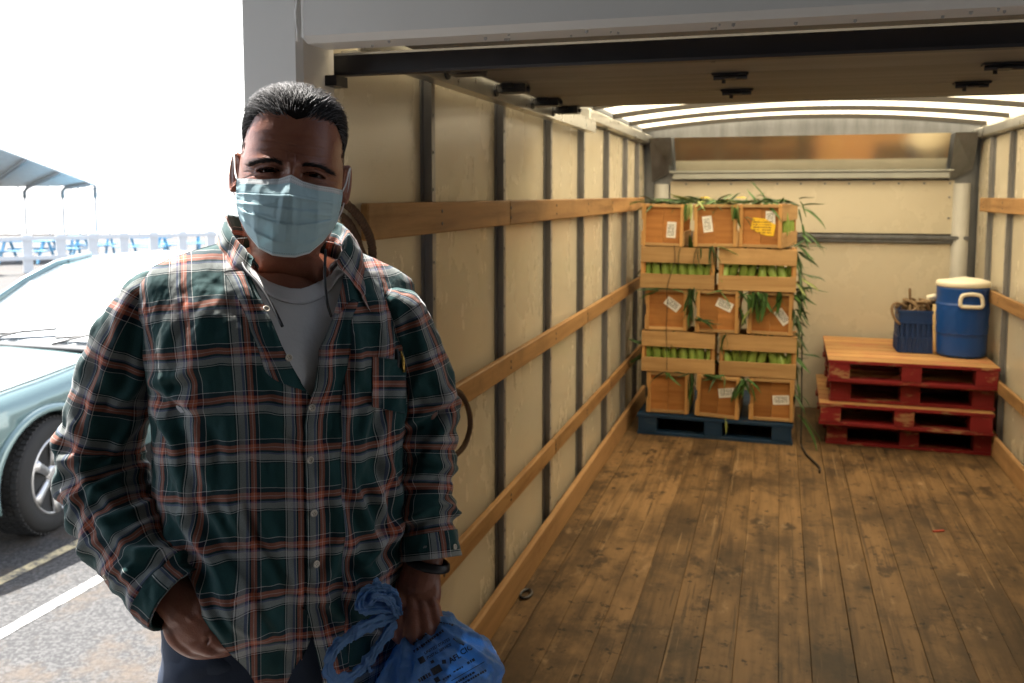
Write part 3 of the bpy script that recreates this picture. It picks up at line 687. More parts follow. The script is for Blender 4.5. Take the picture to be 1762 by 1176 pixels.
m_brope = M('brown_braided_rope', (.10, .055, .030), .85, var=.35, scale=80, bump=.5, bscale=300)
def rope_pts(P, r, n=140, turns=24, strands=3):
    """laid rope: three twisted strands around the path"""
    C = [Vector(p) for p in spline(P, n)]; out = []
    for s in range(strands):
        pts = []; a = Vector((0, 0, 1))
        for i, c in enumerate(C):
            T = (C[min(i+1, n-1)]-C[max(i-1, 0)]).normalized(); a = (a - T*a.dot(T))
            a = a.normalized() if a.length > 1e-4 else T.orthogonal().normalized(); b = T.cross(a)
            an = 2*math.pi*(turns*i/n + s/strands); pts.append(c + (a*math.cos(an)+b*math.sin(an))*r*.52)
        out.append(tube(pts, r*.56, 6))
    return cat(*out)
rt = thing('rope_heap', 'tangled old brown ropes heaped in the blue basket', 'rope', (.90, 6.52, TOP+bh))
for k in range(9):
    P = []
    a0 = u(0, 6.28)
    for j in range(7):
        a = a0+j*u(.7, 1.1); rr = u(.04, .125); P.append((rr*math.cos(a), rr*math.sin(a)-.01, u(-.035, .06)))
    add('rope', tube(spline(P, 50), u(.007, .012), 7), m_rope, rt, True, world=False)
P = [(-.06, -.05, .01), (-.135, -.10, .045), (-.165, -.12, .01), (-.15, -.13, -.05), (-.115, -.128, -.095)]
add('rope', tube(spline(P, 30), .009, 7), m_rope, rt, True, world=False)
add('rope', tube(spline([(-.03, -.04, .0), (-.045, -.05, .06), (-.05, -.05, .14)], 14), .009, 7), m_rope, rt, True, world=False)
add('rope', tube(spline([(.1, .02, .03), (.16, .05, .10), (.22, .05, .08), (.28, .10, .10)], 20), .008, 7), m_rope, rt, True, world=False)
o = add('wooden_stick', tube([(1.008, 6.40, TOP+.003), (1.004, 6.40, TOP+.12), (1.0, 6.405, TOP+.24), (.998, 6.41, TOP+.33)], [.014, .013, .015, .013], 10), M('pale_stick', (.62, .45, .22), .6, var=.2), smooth=True)
tag(o, 'pale wooden stick standing between the basket and the cooler', 'stick')
# ropes hanging on the left wall, behind the man
def wallpt(px, py, off=.05): return tuple(onX(px, py, XL+off))
A = [wallpt(*p, o_) for p, o_ in (((575, 340), .05), ((594, 350), .06), ((618, 374), .065), ((636, 408), .065), ((641, 440), .06), ((634, 452), .055), ((622, 436), .05), ((612, 408), .05), ((596, 380), .05), ((576, 368), .05))]
o = thing('hanging_rope', 'brown braided rope looped on the upper timber rail behind the man', 'rope', A[0], group='ropes hanging on the cargo wall')
add('rope', rope_pts(A, .0105, 160, 22), m_brope, o, True)
add('hook', tube(spline([wallpt(572, 392, .03), wallpt(572, 395, .05), wallpt(580, 392, .065), wallpt(585, 375, .06)], 14), .0035, 6), m_alu, o, True)
A = [wallpt(*p, o_) for p, o_ in (((640, 470), .07), ((700, 600), .07), ((765, 662), .075), ((792, 678), .08), ((806, 705), .08), ((809, 735), .08), ((800, 765), .075), ((782, 784), .07), ((740, 800), .06), ((690, 790), .05))]
o = thing('hanging_rope', "brown braided rope drooping in a loop beside the man's elbow", 'rope', A[0], group='ropes hanging on the cargo wall')
add('rope', rope_pts(A, .009, 160, 26), m_brope, o, True)
# ------------------------------------------------------------------ outdoors: car, fence, tables, canopy
m_car = M('car_paint', (.17, .26, .26), .22, .25, var=.03, scale=2, coat=1.0)
m_glass = NT('windscreen_glass'); m_glass.set(Base_Color=(.62, .68, .70), Roughness=.08, Metallic=.75); m_glass.b.inputs['Specular IOR Level'].default_value = 1.0; m_glass.b.inputs['Coat Weight'].default_value = 1.0; m_glass = m_glass.m
m_tyre = M('tyre_rubber', (.018, .018, .018), .8, var=.3, scale=20, bump=.4)
m_rim = M('alloy_rim', (.55, .55, .55), .3, .8, var=.1)
m_trim = M('black_car_trim', (.012, .012, .013), .5)
CX, CYW = -5.68, 4.86                      # car centre line and front axle
car = thing('parked_car', 'pale green sport utility vehicle parked beside the white line', 'car', (CX, 6.2, GZ))
HW = .93
# body: sections along the car (front at -Y): y, half width at sill, half width at shoulder, top z, hood crown
SEC = [(-.98, .62, .66, .62, .68), (-.93, .74, .80, .80, .86), (-.80, .84, .87, .92, .97), (-.4, .90, .92, 1.00, 1.05), (.2, .92, .93, 1.06, 1.12), (.62, .93, .93, 1.10, 1.15),
       (1.2, .93, .93, 1.10, 1.12), (2.2, .93, .93, 1.10, 1.12), (3.0, .93, .93, 1.10, 1.12), (3.5, .90, .92, 1.10, 1.12), (3.70, .84, .86, 1.05, 1.08)]
SP = spline(SEC, 46)
V = []; nc = 0
for y, ws, wt, zt, zc in SP:
    ring = [(-ws*.9, .30), (-ws, .36), (-ws-.005, .55), (-(ws+wt)/2-.02, .80), (-wt+.01, zt-.10), (-wt+.05, zt-.02), (-wt*.82, zt+(zc-zt)*.45), (-wt*.45, zc-.01), (0, zc),
            (wt*.45, zc-.01), (wt*.82, zt+(zc-zt)*.45), (wt-.05, zt-.02), (wt-.01, zt-.10), ((ws+wt)/2+.02, .80), (ws+.005, .55), (ws, .36), (ws*.9, .30)]
    nc = len(ring); V += [(CX+x, CYW+y, GZ+z) for x, z in ring]
F = grid_faces(len(SP), nc, True)
F += [tuple(range(nc)), tuple((len(SP)-1)*nc+k for k in reversed(range(nc)))]
b0 = add('body', (V, [tuple(reversed(f)) for f in F]), m_car, car, True)
bm = bmesh.new(); bm.from_mesh(b0.data); bmesh.ops.recalc_face_normals(bm, faces=bm.faces); bm.to_mesh(b0.data); bm.free()
cutters = []
for wy in (CYW, CYW+2.82):
    cv, cf = tube([(CX-1.2, wy, GZ+.39), (CX+1.2, wy, GZ+.39)], .465, 32)
    co = link('arch_cutter', mesh('arch_cutter', cv, cf)); cutters.append(co)
    md = b0.modifiers.new('arch', 'BOOLEAN'); md.operation = 'DIFFERENCE'; md.object = co; md.solver = 'EXACT'
me = None
for md in b0.modifiers: md.object.location = (0, 0, 0)
bpy.context.view_layer.update(); me = evalmesh(b0, 'body'); b0.modifiers.clear(); b0.data = me
for co in cutters: bpy.data.objects.remove(co, do_unlink=True)
for wy in (CYW, CYW+2.82):
    for s in (-1, 1):
        A = [(CX+s*(.925), wy+.475*math.cos(a), GZ+.39+.475*math.sin(a)) for a in np.linspace(-.25, math.pi+.25, 30)]
        add('arch_flare', tube(A, .032, 8, True, (1.0, 1.3)), m_car, car, True)
add('underbody', box(CX-.80, CX+.80, CYW-.8, CYW+3.6, GZ+.28, GZ+.62), m_trim, car)
# greenhouse
GH = [(.72, .84, 1.12), (1.45, .70, 1.55), (1.78, .66, 1.67), (2.2, .65, 1.73), (2.8, .64, 1.73), (3.35, .63, 1.69), (3.62, .76, 1.14)]
V = []
for y, w, z in GH: V += [(CX-w, CYW+y, GZ+z), (CX-w*.55, CYW+y, GZ+z+.025), (CX+w*.55, CYW+y, GZ+z+.025), (CX+w, CYW+y, GZ+z)]
side = [(CX+s*.86, CYW+y, GZ+1.10) for y, w, z in GH for s in (-1, 1)]
nb_ = len(V); V += side; F = grid_faces(len(GH), 4); fm = [1]*3 + [1]*3 + [0]*(len(F)-6)
for i in range(len(GH)-1):
    F += [(i*4, (i+1)*4, nb_+(i+1)*2, nb_+i*2), (i*4+3, nb_+i*2+1, nb_+(i+1)*2+1, (i+1)*4+3)]; fm += [1, 1]
fm[3:6] = [1, 1, 1]
cabin = add('cabin', (V, F), [m_car, m_glass], car, False, fmat=fm)
for s in (-1, 1):
    pl = [(CX+s*.845, CYW+.70, GZ+1.12), (CX+s*.705, CYW+1.45, GZ+1.56), (CX+s*.665, CYW+1.78, GZ+1.685), (CX+s*.655, CYW+2.2, GZ+1.74)]
    add('windscreen_pillar', tube(pl, .035, 8), m_car, cabin, True)
    for yy in (1.9, 2.9): add('door_pillar', tube([(CX+s*.87, CYW+yy, GZ+1.10), (CX+s*.66, CYW+yy, GZ+1.72)], .04, 6), m_trim, cabin, True)
    mz = add('wing_mirror', tube([(CX+s*.90, CYW+1.0, GZ+1.20), (CX+s*1.0, CYW+.98, GZ+1.22), (CX+s*1.12, CYW+.98, GZ+1.22)], [.03, .085, .075], 10), m_car, car, True)
    hl = add('headlight', xf(box(-.17, .17, -.05, .05, -.08, .08, .02), Matrix.Translation((CX+s*.66, CYW-.90, GZ+.78))), m_rim, car)
add('cowl', box(CX-.80, CX+.80, CYW+.60, CYW+.74, GZ+1.135, GZ+1.16, .005), m_trim, car)
for x in (-.35, .30):
    add('wiper', cat(tube([(CX+x, CYW+.70, GZ+1.165), (CX+x+.28, CYW+.80, GZ+1.235)], .010, 6), tube([(CX+x-.02, CYW+.76, GZ+1.20), (CX+x+.56, CYW+.84, GZ+1.26)], .012, 6)), m_trim, car)
add('rear_view_mirror', box(CX-.12, CX+.12, CYW+1.62, CYW+1.64, GZ+1.48, GZ+1.55, .008), m_trim, car)
add('front_bumper', tube([(CX-.78, CYW-.86, GZ+.48), (CX-.4, CYW-1.02, GZ+.48), (CX+.4, CYW-1.02, GZ+.48), (CX+.78, CYW-.86, GZ+.48)], .11, 10), m_trim, car, True)
add('bonnet_line', cat(tube([(CX+.80, CYW-.75, GZ+.985), (CX+.83, CYW+.0, GZ+1.06), (CX+.82, CYW+.62, GZ+1.118)], .006, 5)), m_trim, car)
def wheel(x, y, s, st=0):
    w = add('wheel', lathe([(.20, -.11), (.30, -.15), (.365, -.145), (.392, -.12), (.396, 0), (.392, .12), (.365, .145), (.30, .15), (.20, .11)], 48), m_tyre, car, True, world=False)
    w.location = Vector((x, y, GZ+.395))-wloc(car); w.rotation_euler = (0, R(90)*s, st)
    tv = []
    for k in range(60):
        a = 2*math.pi*k/60
        for zz in (-.10, -.05, 0, .05, .10):
            tv.append(xf(box(.385, .404, -.013, .013, -.019, .019), Matrix.Rotation(a+(.05 if zz in (-.05, .05) else 0), 4, 'Z') @ Matrix.Translation((0, 0, zz))))
    t = add('tread', cat(*tv), m_tyre, w, world=False); t['kind'] = 'stuff'
    rim = add('rim', lathe([(.262, .075), (.272, .138), (.255, .142), (.245, .09), (.10, .03), (.001, .03)], 40), m_trim, w, True, world=False)
    sp = []
    for k in range(6):
        a = 2*math.pi*k/6; q = Matrix.Rotation(a, 4, 'Z')
        sp.append(xf(tube([(.03, 0, .108), (.12, 0, .12), (.20, 0, .128), (.258, 0, .135)], [.030, .032, .036, .045], 8, True, (.6, 1.0), up=(0, 0, 1)), q))
    sp.append(tube([(0, 0, .06), (0, 0, .125), (0, 0, .132)], [.075, .072, .05], 20))
    ring = tube([(.262*math.cos(a), .262*math.sin(a), .135) for a in np.linspace(0, 2*math.pi, 41)], .012, 6, False)
    add('spokes', cat(*sp, ring), m_rim, w, True, world=False)
for y in (CYW, CYW+2.82):
    wheel(CX+.80, y, 1, .2 if y == CYW else 0); wheel(CX-.80, y, -1, .2 if y == CYW else 0)
m_fence = M('white_fence_paint', (.80, .80, .79), .6, var=.05)
fn = thing('rail_fence', 'white post and rail fence beyond the parked car', 'fence', tuple(atD(215, 470, 27)))
P0, P1 = atD(-60, 404, 25.5), atD(420, 404, 30)
P0.z = P1.z = GZ
dF = (P1-P0); L = dF.length; dF.normalize(); ang = math.atan2(dF.y, dF.x)
pos = (.20, .245, .335, .42, .51, .57, .665, .76, .87, .97)
for k in range(9):
    p = P0 + dF*(L*(k+.75)/9); Mx = Matrix.Translation(p) @ Matrix.Rotation(ang, 4, 'Z')
    add('post', xf(box(-.13, .13, -.05, .05, 0, 1.15, .01), Mx), m_fence, fn)
for z in (.45, 1.02): add('rail', xf(box(0, L, -.08, -.0505, z-.06, z+.06), Matrix.Translation(P0) @ Matrix.Rotation(ang, 4, 'Z')), m_fence, fn)
m_tbl = M('sky_blue_table_paint', (.20, .48, .70), .5, var=.12)
def table(label, px, D, rz):
    p = atD(px, 400, D); t = thing('picnic_table', label, 'picnic table', (p.x, p.y, GZ), (0, 0, rz), 'blue picnic tables beyond the fence')
    add('table_top', box(-.9, .9, -.36, .36, .72, .76), m_tbl, t, world=False)
    for s in (-1, 1):
        add('bench', box(-.9, .9, s*.72-.13, s*.72+.13, .42, .455), m_tbl, t, world=False)
        add('leg_frame', cat(tube([(s*.62, -.75, 0), (s*.62, -.22, .715)], .045, 6), tube([(s*.62, .75, 0), (s*.62, .22, .715)], .045, 6), box(s*.62-.03, s*.62+.03, -.84, .84, .37, .415)), m_tbl, t, world=False)
table('sky blue picnic table farthest left beyond the white fence', 45, 30.5, .4)
table('sky blue picnic table behind the left fence posts, second from the canopy corner', 112, 32, .2)
table('sky blue picnic table just right of the canopy corner post', 158, 34, .5)
table('sky blue picnic table in the middle gap of the fence', 250, 33, .3)
table('sky blue picnic table farthest right beside the grey pole', 312, 35, .7)
m_can = M('canopy_sheet', (.80, .84, .84), .6, var=.08); m_canf = M('canopy_frame', (.30, .31, .31), .5, .5, var=.1)
cy_ = thing('canopy', 'grey sheet canopy on bent steel frames over the picnic ground', 'canopy', (atD(60, 335, 33).x, atD(60, 335, 33).y, GZ))
e0, e1 = atD(-420, 324, 36), atD(165, 318, 34); r0, r1 = atD(-420, 95, 27), atD(163, 317, 33.9)
top = [e0, e1, r1, r0]; low = [v - Vector((0, 0, .05)) for v in top]
add('roof_sheet', ([tuple(v) for v in top+low], [(0, 1, 2, 3), (7, 6, 5, 4), (0, 4, 5, 1), (1, 5, 6, 2), (2, 6, 7, 3), (3, 7, 4, 0)]), m_can, cy_)
for px in (-330, -240, -165, -95, -20, 47, 110, 163):
    t = (px+420)/585.0; a = e0.lerp(e1, t); t2 = min(1, t+.07); b = r0.lerp(r1, t2) - Vector((0, 0, .12)); a2 = a - Vector((0, 0, .12))
    a3 = a - Vector((0, 0, .5)); g = Vector((a.x, a.y, GZ))
    add('frame', tube([a3, a2.lerp(a3, .3), a2.lerp(b, .12), b], .075, 6), m_canf, cy_, True)
    add('post', tube([g, a3], .04, 6), m_canf, cy_, True)
bl = atD(-300, 335, 52); br = atD(420, 335, 52)
wall = thing('translucent_backdrop', 'long translucent white tent wall on thin poles beyond the picnic tables', 'backdrop', (bl.x, bl.y, GZ))  # white building wall, made translucent so sun from behind brightens it
dW = Vector((br.x-bl.x, br.y-bl.y, 0)); LW = dW.length; aW = math.atan2(dW.y, dW.x); Mw = Matrix.Translation((bl.x, bl.y, GZ)) @ Matrix.Rotation(aW, 4, 'Z')
mv = NT('translucent_white'); t1 = mv.N('BsdfTranslucent', Color=(.93, .93, .92)); t2 = mv.N('BsdfDiffuse', Color=(.85, .85, .84)); mxv = mv.N('MixShader'); mxv.inputs[0].default_value = .35
mv.l.new(t1.outputs[0], mxv.inputs[1]); mv.l.new(t2.outputs[0], mxv.inputs[2]); mv.l.new(mxv.outputs[0], mv.out.inputs[0])
nV = 220; VV = []
for k in range(nV+1):
    x = LW*k/nV
    for z in (0.05, 3.3): VV.append((x, .10*math.sin(k*.9)*(.4+.6*math.sin(k*.13)**2), z))
add('translucent_wall', xf((VV, [(2*k, 2*k+2, 2*k+3, 2*k+1) for k in range(nV)]), Mw), mv.m, wall, True)
rb = mesh('pole', *box(-.04, .04, -.20, -.14, 0, 3.38), M('white_pole', (.66, .67, .68), .6))
for k in range(14):
    o = link('pole', rb, wall); o.matrix_local = Matrix.Translation(-Vector((bl.x, bl.y, GZ))) @ Mw @ Matrix.Translation((LW*(k+.5)/14, 0, .0))
add('top_rail', xf(box(0, LW, -.16, -.10, 3.385, 3.45), Mw), m_fence, wall)
p = atD(396, 400, 14)
pl = thing('grey_pole', 'grey pole rising behind the shoulder next to the truck corner', 'pole', (p.x, p.y, GZ))
add('shaft', tube([(p.x, p.y, GZ), (p.x, p.y, p.z+.22)], .07, 10), M('grey_pole', (.22, .22, .23), .6), pl, True)
add('cap', tube([(p.x, p.y, p.z+.222), (p.x, p.y, p.z+.26)], [.08, .05], 10), m_dark, pl, True)
# ------------------------------------------------------------------ the man, modelled in his own upright frame
# unit = 1 px at 1.35 m (0.877 mm); ox right, oz down, oy away from the camera; rigid metric frame
D0 = 1.35; U_ = D0/FPX
def wv(P):
    P = np.asarray(P, dtype=float).reshape(-1, 3)
    C = np.array(CAM); r = np.array(RT); f = np.array(FW); up = np.array(UP)
    return C + np.outer((P[:, 0]-881)*U_, r) + np.outer(D0+P[:, 1]*U_, f) + np.outer((PCY-P[:, 2])*U_, up)
def Q(px, py, dy=0.0):
    k = 1+dy/FPX; return (881+(px-881)*k, dy, PCY+(py-PCY)*k)
def topx(P):
    P = np.asarray(P); k = 1+P[:, 1]/FPX; return 881+(P[:, 0]-881)/k, PCY+(P[:, 2]-PCY)/k
man_base = wv([(500, 40, 470)])[0]
man = thing('person', 'man in plaid shirt and blue surgical mask leaning at the truck corner, one hand pocketed', 'person', (man_base[0], man_base[1], 0.0))
def mobj(name, P, F, mat, parent=man, smooth=True, uv=None, fmat=None): return add(name, (wv(P), F), mat, parent, smooth, uv, True, fmat)
def fbm(x, y, z, oct=3, seed=0.0):
    out = np.empty(len(x))
    for i in range(len(x)):
        out[i] = mnoise.fractal(Vector((x[i]+seed, y[i]-seed*.7, z[i])), 1.0, 2.0, oct)
    return out
# ---- materials
def skin_mat():
    m = NT('skin'); f = m.noise(7, 5, .6); vo = m.N('TexVoronoi', Scale=420.0); m.l.new(m.tc.outputs['Object'], vo.inputs['Vector']); g = m.math('ADD', m.noise(160, 3, .6), m.math('MULTIPLY', vo.outputs['Distance'], .8)); h = m.noise(45, 4, .6)
    c = m.mix(f, (.25, .092, .052), (.34, .135, .08)); c = m.mix(m.math('MULTIPLY', m.ramp(h, [(.35, (0, 0, 0)), (.65, (1, 1, 1))]), .5), c, (.20, .062, .040))
    m.set(Base_Color=c, Roughness=m.math('ADD', m.math('MULTIPLY', h, .2), .28)); m.b.inputs['Subsurface Weight'].default_value = .10
    m.b.inputs['Subsurface Radius'].default_value = (.006, .003, .0015); m.b.inputs['Subsurface Scale'].default_value = .5
    m.bump(m.math('ADD', m.math('MULTIPLY', g, .8), h), .32, .0012); return m.m
m_skin = skin_mat()
GRN = (.013, .060, .060); GRY = (.40, .395, .375); ORG = (.50, .135, .07); NVY = (.010, .013, .030); WHT = (.72, .70, .66); LAV = (.15, .15, .25); BLK = (.008, .012, .014); LOR = (.62, .42, .36)
def plaid_mat(name='plaid_cotton'):
    m = NT(name)
    uv = m.N('UVMap'); 
    nz = m.N('TexNoise', Scale=9.0, Detail=2.0); m.l.new(uv.outputs[0], nz.inputs['Vector'])
    sx = m.N('SeparateXYZ'); m.l.new(uv.outputs[0], sx.inputs[0])
    stops = [(.0, WHT), (.012, BLK), (.035, GRY), (.145, LAV), (.195, WHT), (.207, NVY), (.235, ORG), (.285, LOR), (.298, ORG), (.345, NVY), (.43, WHT), (.444, GRN), (.965, BLK), (.985, GRN)]
    stops2 = [(.0, WHT), (.010, BLK), (.035, GRY), (.155, LAV), (.19, NVY), (.23, ORG), (.285, LOR), (.297, ORG), (.36, NVY), (.45, WHT), (.463, GRN), (.965, BLK), (.985, GRN)]
    wu = m.ramp(m.math('FRACT', sx.outputs['X']), stops, 'CONSTANT'); wv_ = m.ramp(m.math('FRACT', sx.outputs['Y']), stops2, 'CONSTANT')
    # twill: warp and weft threads side by side, seen at this size as their mean with a fine diagonal
    tw = m.math('FRACT', m.math('MULTIPLY', m.math('ADD', sx.outputs['X'], sx.outputs['Y']), 46.0))
    fac = m.math('ADD', m.math('MULTIPLY', m.math('LESS_THAN', tw, .5), .22), .39)
    c = m.mix(fac, wu, wv_)
    fz = m.noise(40, 4, .6, coord='UV'); c = m.mix(1.0, c, m.ramp(fz, [(.3, (.80, .80, .80)), (.7, (1.12, 1.12, 1.12))]), 'MULTIPLY')
    m.set(Base_Color=c, Roughness=.82); m.b.inputs['Specular IOR Level'].default_value = .25
    m.b.inputs['Sheen Weight'].default_value = .25; m.b.inputs['Sheen Roughness'].default_value = .4
    m.bump(m.math('ADD', tw, m.math('MULTIPLY', m.noise(10, 4, .6, coord='UV'), 2.5)), .16, .0012); return m.m
m_plaid = plaid_mat()
m_tee = M('white_cotton', (.62, .61, .60), .85, var=.05, scale=10, bump=.25, bscale=60)
m_jean = NT('denim'); f = m_jean.noise(14, 5, .6); m_jean.set(Base_Color=m_jean.mix(f, (.006, .012, .028), (.022, .04, .08)), Roughness=.85); m_jean.bump(m_jean.noise(400, 2, .5), .3, .001); m_jean = m_jean.m

# ---- torso surface (columns by angle, rows by height)
PHI = R(25); TX, TY = 480.0, 30.0
lx, ly, nx, ny = math.cos(PHI), math.sin(PHI), math.sin(PHI), -math.cos(PHI)
def tab(z, zs, vs): return np.interp(z, zs, vs)
def halfw(z): return tab(z, [380, 440, 490, 560, 650, 720, 800, 900, 1000, 1100, 1200, 1320], [225, 234, 240, 236, 224, 216, 214, 216, 214, 206, 198, 196])
def depf(z): return tab(z, [380, 450, 520, 600, 700, 800, 880, 960, 1050, 1150, 1320], [70, 92, 118, 138, 150, 158, 164, 164, 152, 138, 130])
def depb(z): return tab(z, [380, 450, 520, 600, 700, 800, 960, 1100, 1320], [70, 92, 110, 118, 112, 104, 104, 116, 118])
def ztop(x, front):
    """top line of the cloth: shoulder slope, and the neck hole between +-92"""
    ax = np.abs(x-8)
    sh = np.interp(ax, [0, 85, 120, 160, 200, 225, 242], [404, 412, 424, 438, 455, 470, 500])
    nk = np.where(front, 412.8 + 65*np.clip(1-(ax/88)**2, 0, 1), 412.8 - 8*np.clip(1-(ax/88)**2, 0, 1))
    return np.where(ax < 88, nk, sh) + .045*x
def spw(v, p): return np.sign(v)*np.abs(v)**p
def torso(theta, t, zhem, grow=0.0, topfn=ztop):
    """theta: 0 front centre, + to image right; t: 0 hem .. 1 top. returns ortho coords"""
    s = np.sin(theta); c = np.cos(theta)
    xs = spw(s, .86)
    front = c > 0
    x_top = 240*xs
    zt = topfn(x_top, front)
    z = zhem + (zt - zhem)*t
    x = (halfw(z)+grow)*xs
    Bf = depf(z)+grow; Bb = depb(z)+grow
    yb = np.where(front, Bf, Bb)*spw(c, .86)
    d = np.clip((z-zt)/150.0, 0, 1)
    ax = np.abs(x_top-8)
    sm = 1-np.clip(ax/118, 0, 1)**2*(3-2*np.clip(ax/118, 0, 1)); ytop = np.where(front, 66*sm, -76*sm) - 6
    h = np.sqrt(np.clip(1-(1-d)**2, 0, 1))
    h = h*.85+.15*d
    yn = ytop + (yb-ytop)*h
    P = np.stack([TX + lx*x + nx*yn, TY + ly*x + ny*yn, z], -1)
    return P, x, yn
# folds of the shirt front traced where the photograph shows them: (x0,y0,x1,y1,width,height)
FOLDS = [(266, 668, 345, 700, 9, 7), (268, 650, 335, 640, 11, 6), (262, 690, 300, 760, 10, 7), (300, 560, 275, 650, 16, 6), (345, 520, 330, 640, 20, 4),
 (285, 720, 330, 880, 13, 7), (330, 690, 372, 860, 15, 6), (385, 740, 410, 900, 16, 5), (300, 870, 400, 1010, 11, 7), (345, 850, 440, 1000, 12, 7), (400, 870, 470, 1010, 11, 6), (430, 860, 520, 1020, 12, 5),
 (300, 930, 395, 1070, 8, 6), (380, 1000, 470, 1100, 12, 7), (450, 1010, 500, 1120, 10, 6), (470, 700, 520, 760, 12, 4), (440, 600, 500, 690, 14, 5), (420, 500, 480, 620, 12, 5),
 (575, 560, 560, 650, 10, 5), (610, 600, 590, 760, 14, 7), (645, 690, 610, 800, 12, 6), (690, 650, 640, 770, 9, 8), (695, 690, 650, 850, 12, 7), (600, 770, 610, 850, 14, 6), (605, 850, 650, 920, 11, 8),
 (640, 830, 672, 930, 10, 8), (660, 800, 685, 890, 8, 7), (600, 930, 640, 990, 12, 6), (690, 900, 610, 975, 10, 8), (680, 960, 600, 1010, 9, 7), (585, 900, 560, 1010, 10, 5), (565, 800, 580, 890, 12, 4),
 (640, 500, 660, 600, 14, 5), (690, 520, 700, 620, 10, 6), (620, 640, 640, 690, 8, 3), (545, 1000, 600, 1080, 10, 6), (600, 1010, 660, 1100, 12, 7)]
def folds(px, py, L, wmul=1.0):
    d = np.zeros(len(px))
    for x0, y0, x1, y1, w, a in L:
        vx, vy = x1-x0, y1-y0; LL = math.hypot(vx, vy); vx /= LL; vy /= LL
        s = (px-x0)*vx + (py-y0)*vy; q = (px-x0)*(-vy) + (py-y0)*vx
        q = q + 5*np.sin(s/LL*3.0+x0)
        end = 1/(1+np.exp(-(s+8)/10)) * 1/(1+np.exp(-(LL+8-s)/10))
        w_ = w*wmul
        d += a*end*(np.exp(-(q/w_)**2) - .62*np.exp(-((q-1.9*w_)/(1.1*w_))**2))
    return d
def normals(G):
    du = np.gradient(G, axis=1); dv = np.gradient(G, axis=0); n = np.cross(du, dv)
    return n/np.maximum(np.linalg.norm(n, axis=-1, keepdims=True), 1e-9)
PU, PV = 85.0, 75.0
def shirt_panel(th0fn, th1fn, nc, nr, zhemfn, lift=0.0):
    T = np.linspace(0, 1, nr)
    A = np.empty((nr, nc)); Tt = np.empty((nr, nc))
    # opening edges are given by height, so solve them per row with a nominal height
    for i, t in enumerate(T):
        zn = 1160 + (455-1160)*t
        a0, a1 = th0fn(zn), th1fn(zn)
        A[i] = a0 + (a1-a0)*np.linspace(0, 1, nc); Tt[i] = t
    zh = zhemfn(A)
    P, x, yn = torso(A.ravel(), Tt.ravel(), zh.ravel())
    G = P.reshape(nr, nc, 3)
    N = normals(G)
    ctr = np.array([TX, TY]); out = np.sum((G[..., :2]-ctr)*N[..., :2], -1)
    if out.mean() < 0: N = -N
    px, py = topx(P)
    fr = np.clip(np.cos(A).ravel()*3, 0, 1)
    d = 1.35*folds(px, py, FOLDS)*fr
    q = P/34.0
    d += 3.6*fbm(q[:, 0]*1.4, q[:, 1]*1.4, q[:, 2]*.55, 4, 3.1)
    d += 52*np.exp(-((px-392)/62)**2-((py-1062)/75)**2)*fr           # drapes over the pocketed hand
    d *= np.clip((1-Tt.ravel())*9, .15, 1)
    G = G + N*(d.reshape(nr, nc, 1)+lift)
    # cloth coordinates: arc length across at chest height, down the column
    thg = np.linspace(-math.pi, math.pi, 721); Pc, _, _ = torso(thg, np.full(721, .62), np.full(721, 1180.0))
    arc = np.concatenate([[0], np.cumsum(np.linalg.norm(np.diff(Pc, axis=0), axis=1))]); arc -= arc[360]
    uu = np.interp(A.ravel(), thg, arc)/PU
    vv = -G[..., 2].ravel()/PV + .018*fbm(q[:, 0], q[:, 1], q[:, 2], 2, 9.0)*2
    slump = .10*np.sin(uu*1.3)                            # cloth hangs a little off level
    return G, np.stack([uu+.33, vv+slump+.30], -1)
asn = lambda x, z: np.arcsin(np.sign(x)*np.minimum(1, np.abs(x)/halfw(z))**(1/.86))
def edgeL(z):  # image-left front edge (button side)
    return asn(np.interp(z, [430, 478, 528, 600, 668, 700, 1000, 1060, 1180], [-92, -80, -52, -18, 26, 32, 32, 14, -40]), z)
def edgeR(z):
    return asn(np.interp(z, [430, 490, 540, 562, 580, 600, 640, 668, 700, 1000, 1060, 1180], [98, 100, 62, 46, 32, 30, 22, 10, 4, 6, 20, 48]), z)
def hemz(A):
    a = np.degrees(A); b = np.abs(a)
    left = np.interp(b, [0, 9, 15, 22, 30, 40, 60, 90, 115, 140, 180], [1150, 1150, 1130, 1075, 1012, 972, 958, 950, 960, 1060, 1130])
    right = np.interp(b, [0, 35, 62, 90, 110, 140, 180], [1160, 1175, 1120, 1010, 1000, 1080, 1130])
    return np.where(a < 0, left, right)
GL, UL = shirt_panel(lambda z: -math.pi, edgeL, 190, 230, hemz)
GR, UR = shirt_panel(edgeR, lambda z: math.pi, 190, 230, hemz, 3.5)
def roll_edge(G, cols, amp):
    """front edges stand a little proud and roll, as a placket does"""
    n = G.shape[1]
    return G
def two_sided(G, U, th=1.6):
    N = normals(G); nr, nc = G.shape[:2]
    ctr = np.array([TX, TY]); s = 1 if np.sum((G[..., :2]-ctr)*N[..., :2]) > 0 else -1
    B = G - s*N*th; V = np.concatenate([G.reshape(-1, 3), B.reshape(-1, 3)]); n = nr*nc
    F = grid_faces(nr, nc); F2 = [tuple(i+n for i in reversed(f)) for f in F]; E = []
    for i in range(nr-1):
        E += [(i*nc, i*nc+n, (i+1)*nc+n, (i+1)*nc), (i*nc+nc-1, (i+1)*nc+nc-1, (i+1)*nc+nc-1+n, i*nc+nc-1+n)]
    for k in range(nc-1): E += [(k, k+1, k+1+n, k+n), ((nr-1)*nc+k, (nr-1)*nc+k+n, (nr-1)*nc+k+1+n, (nr-1)*nc+k+1)]
    return V, F+F2+E, np.concatenate([U, U])
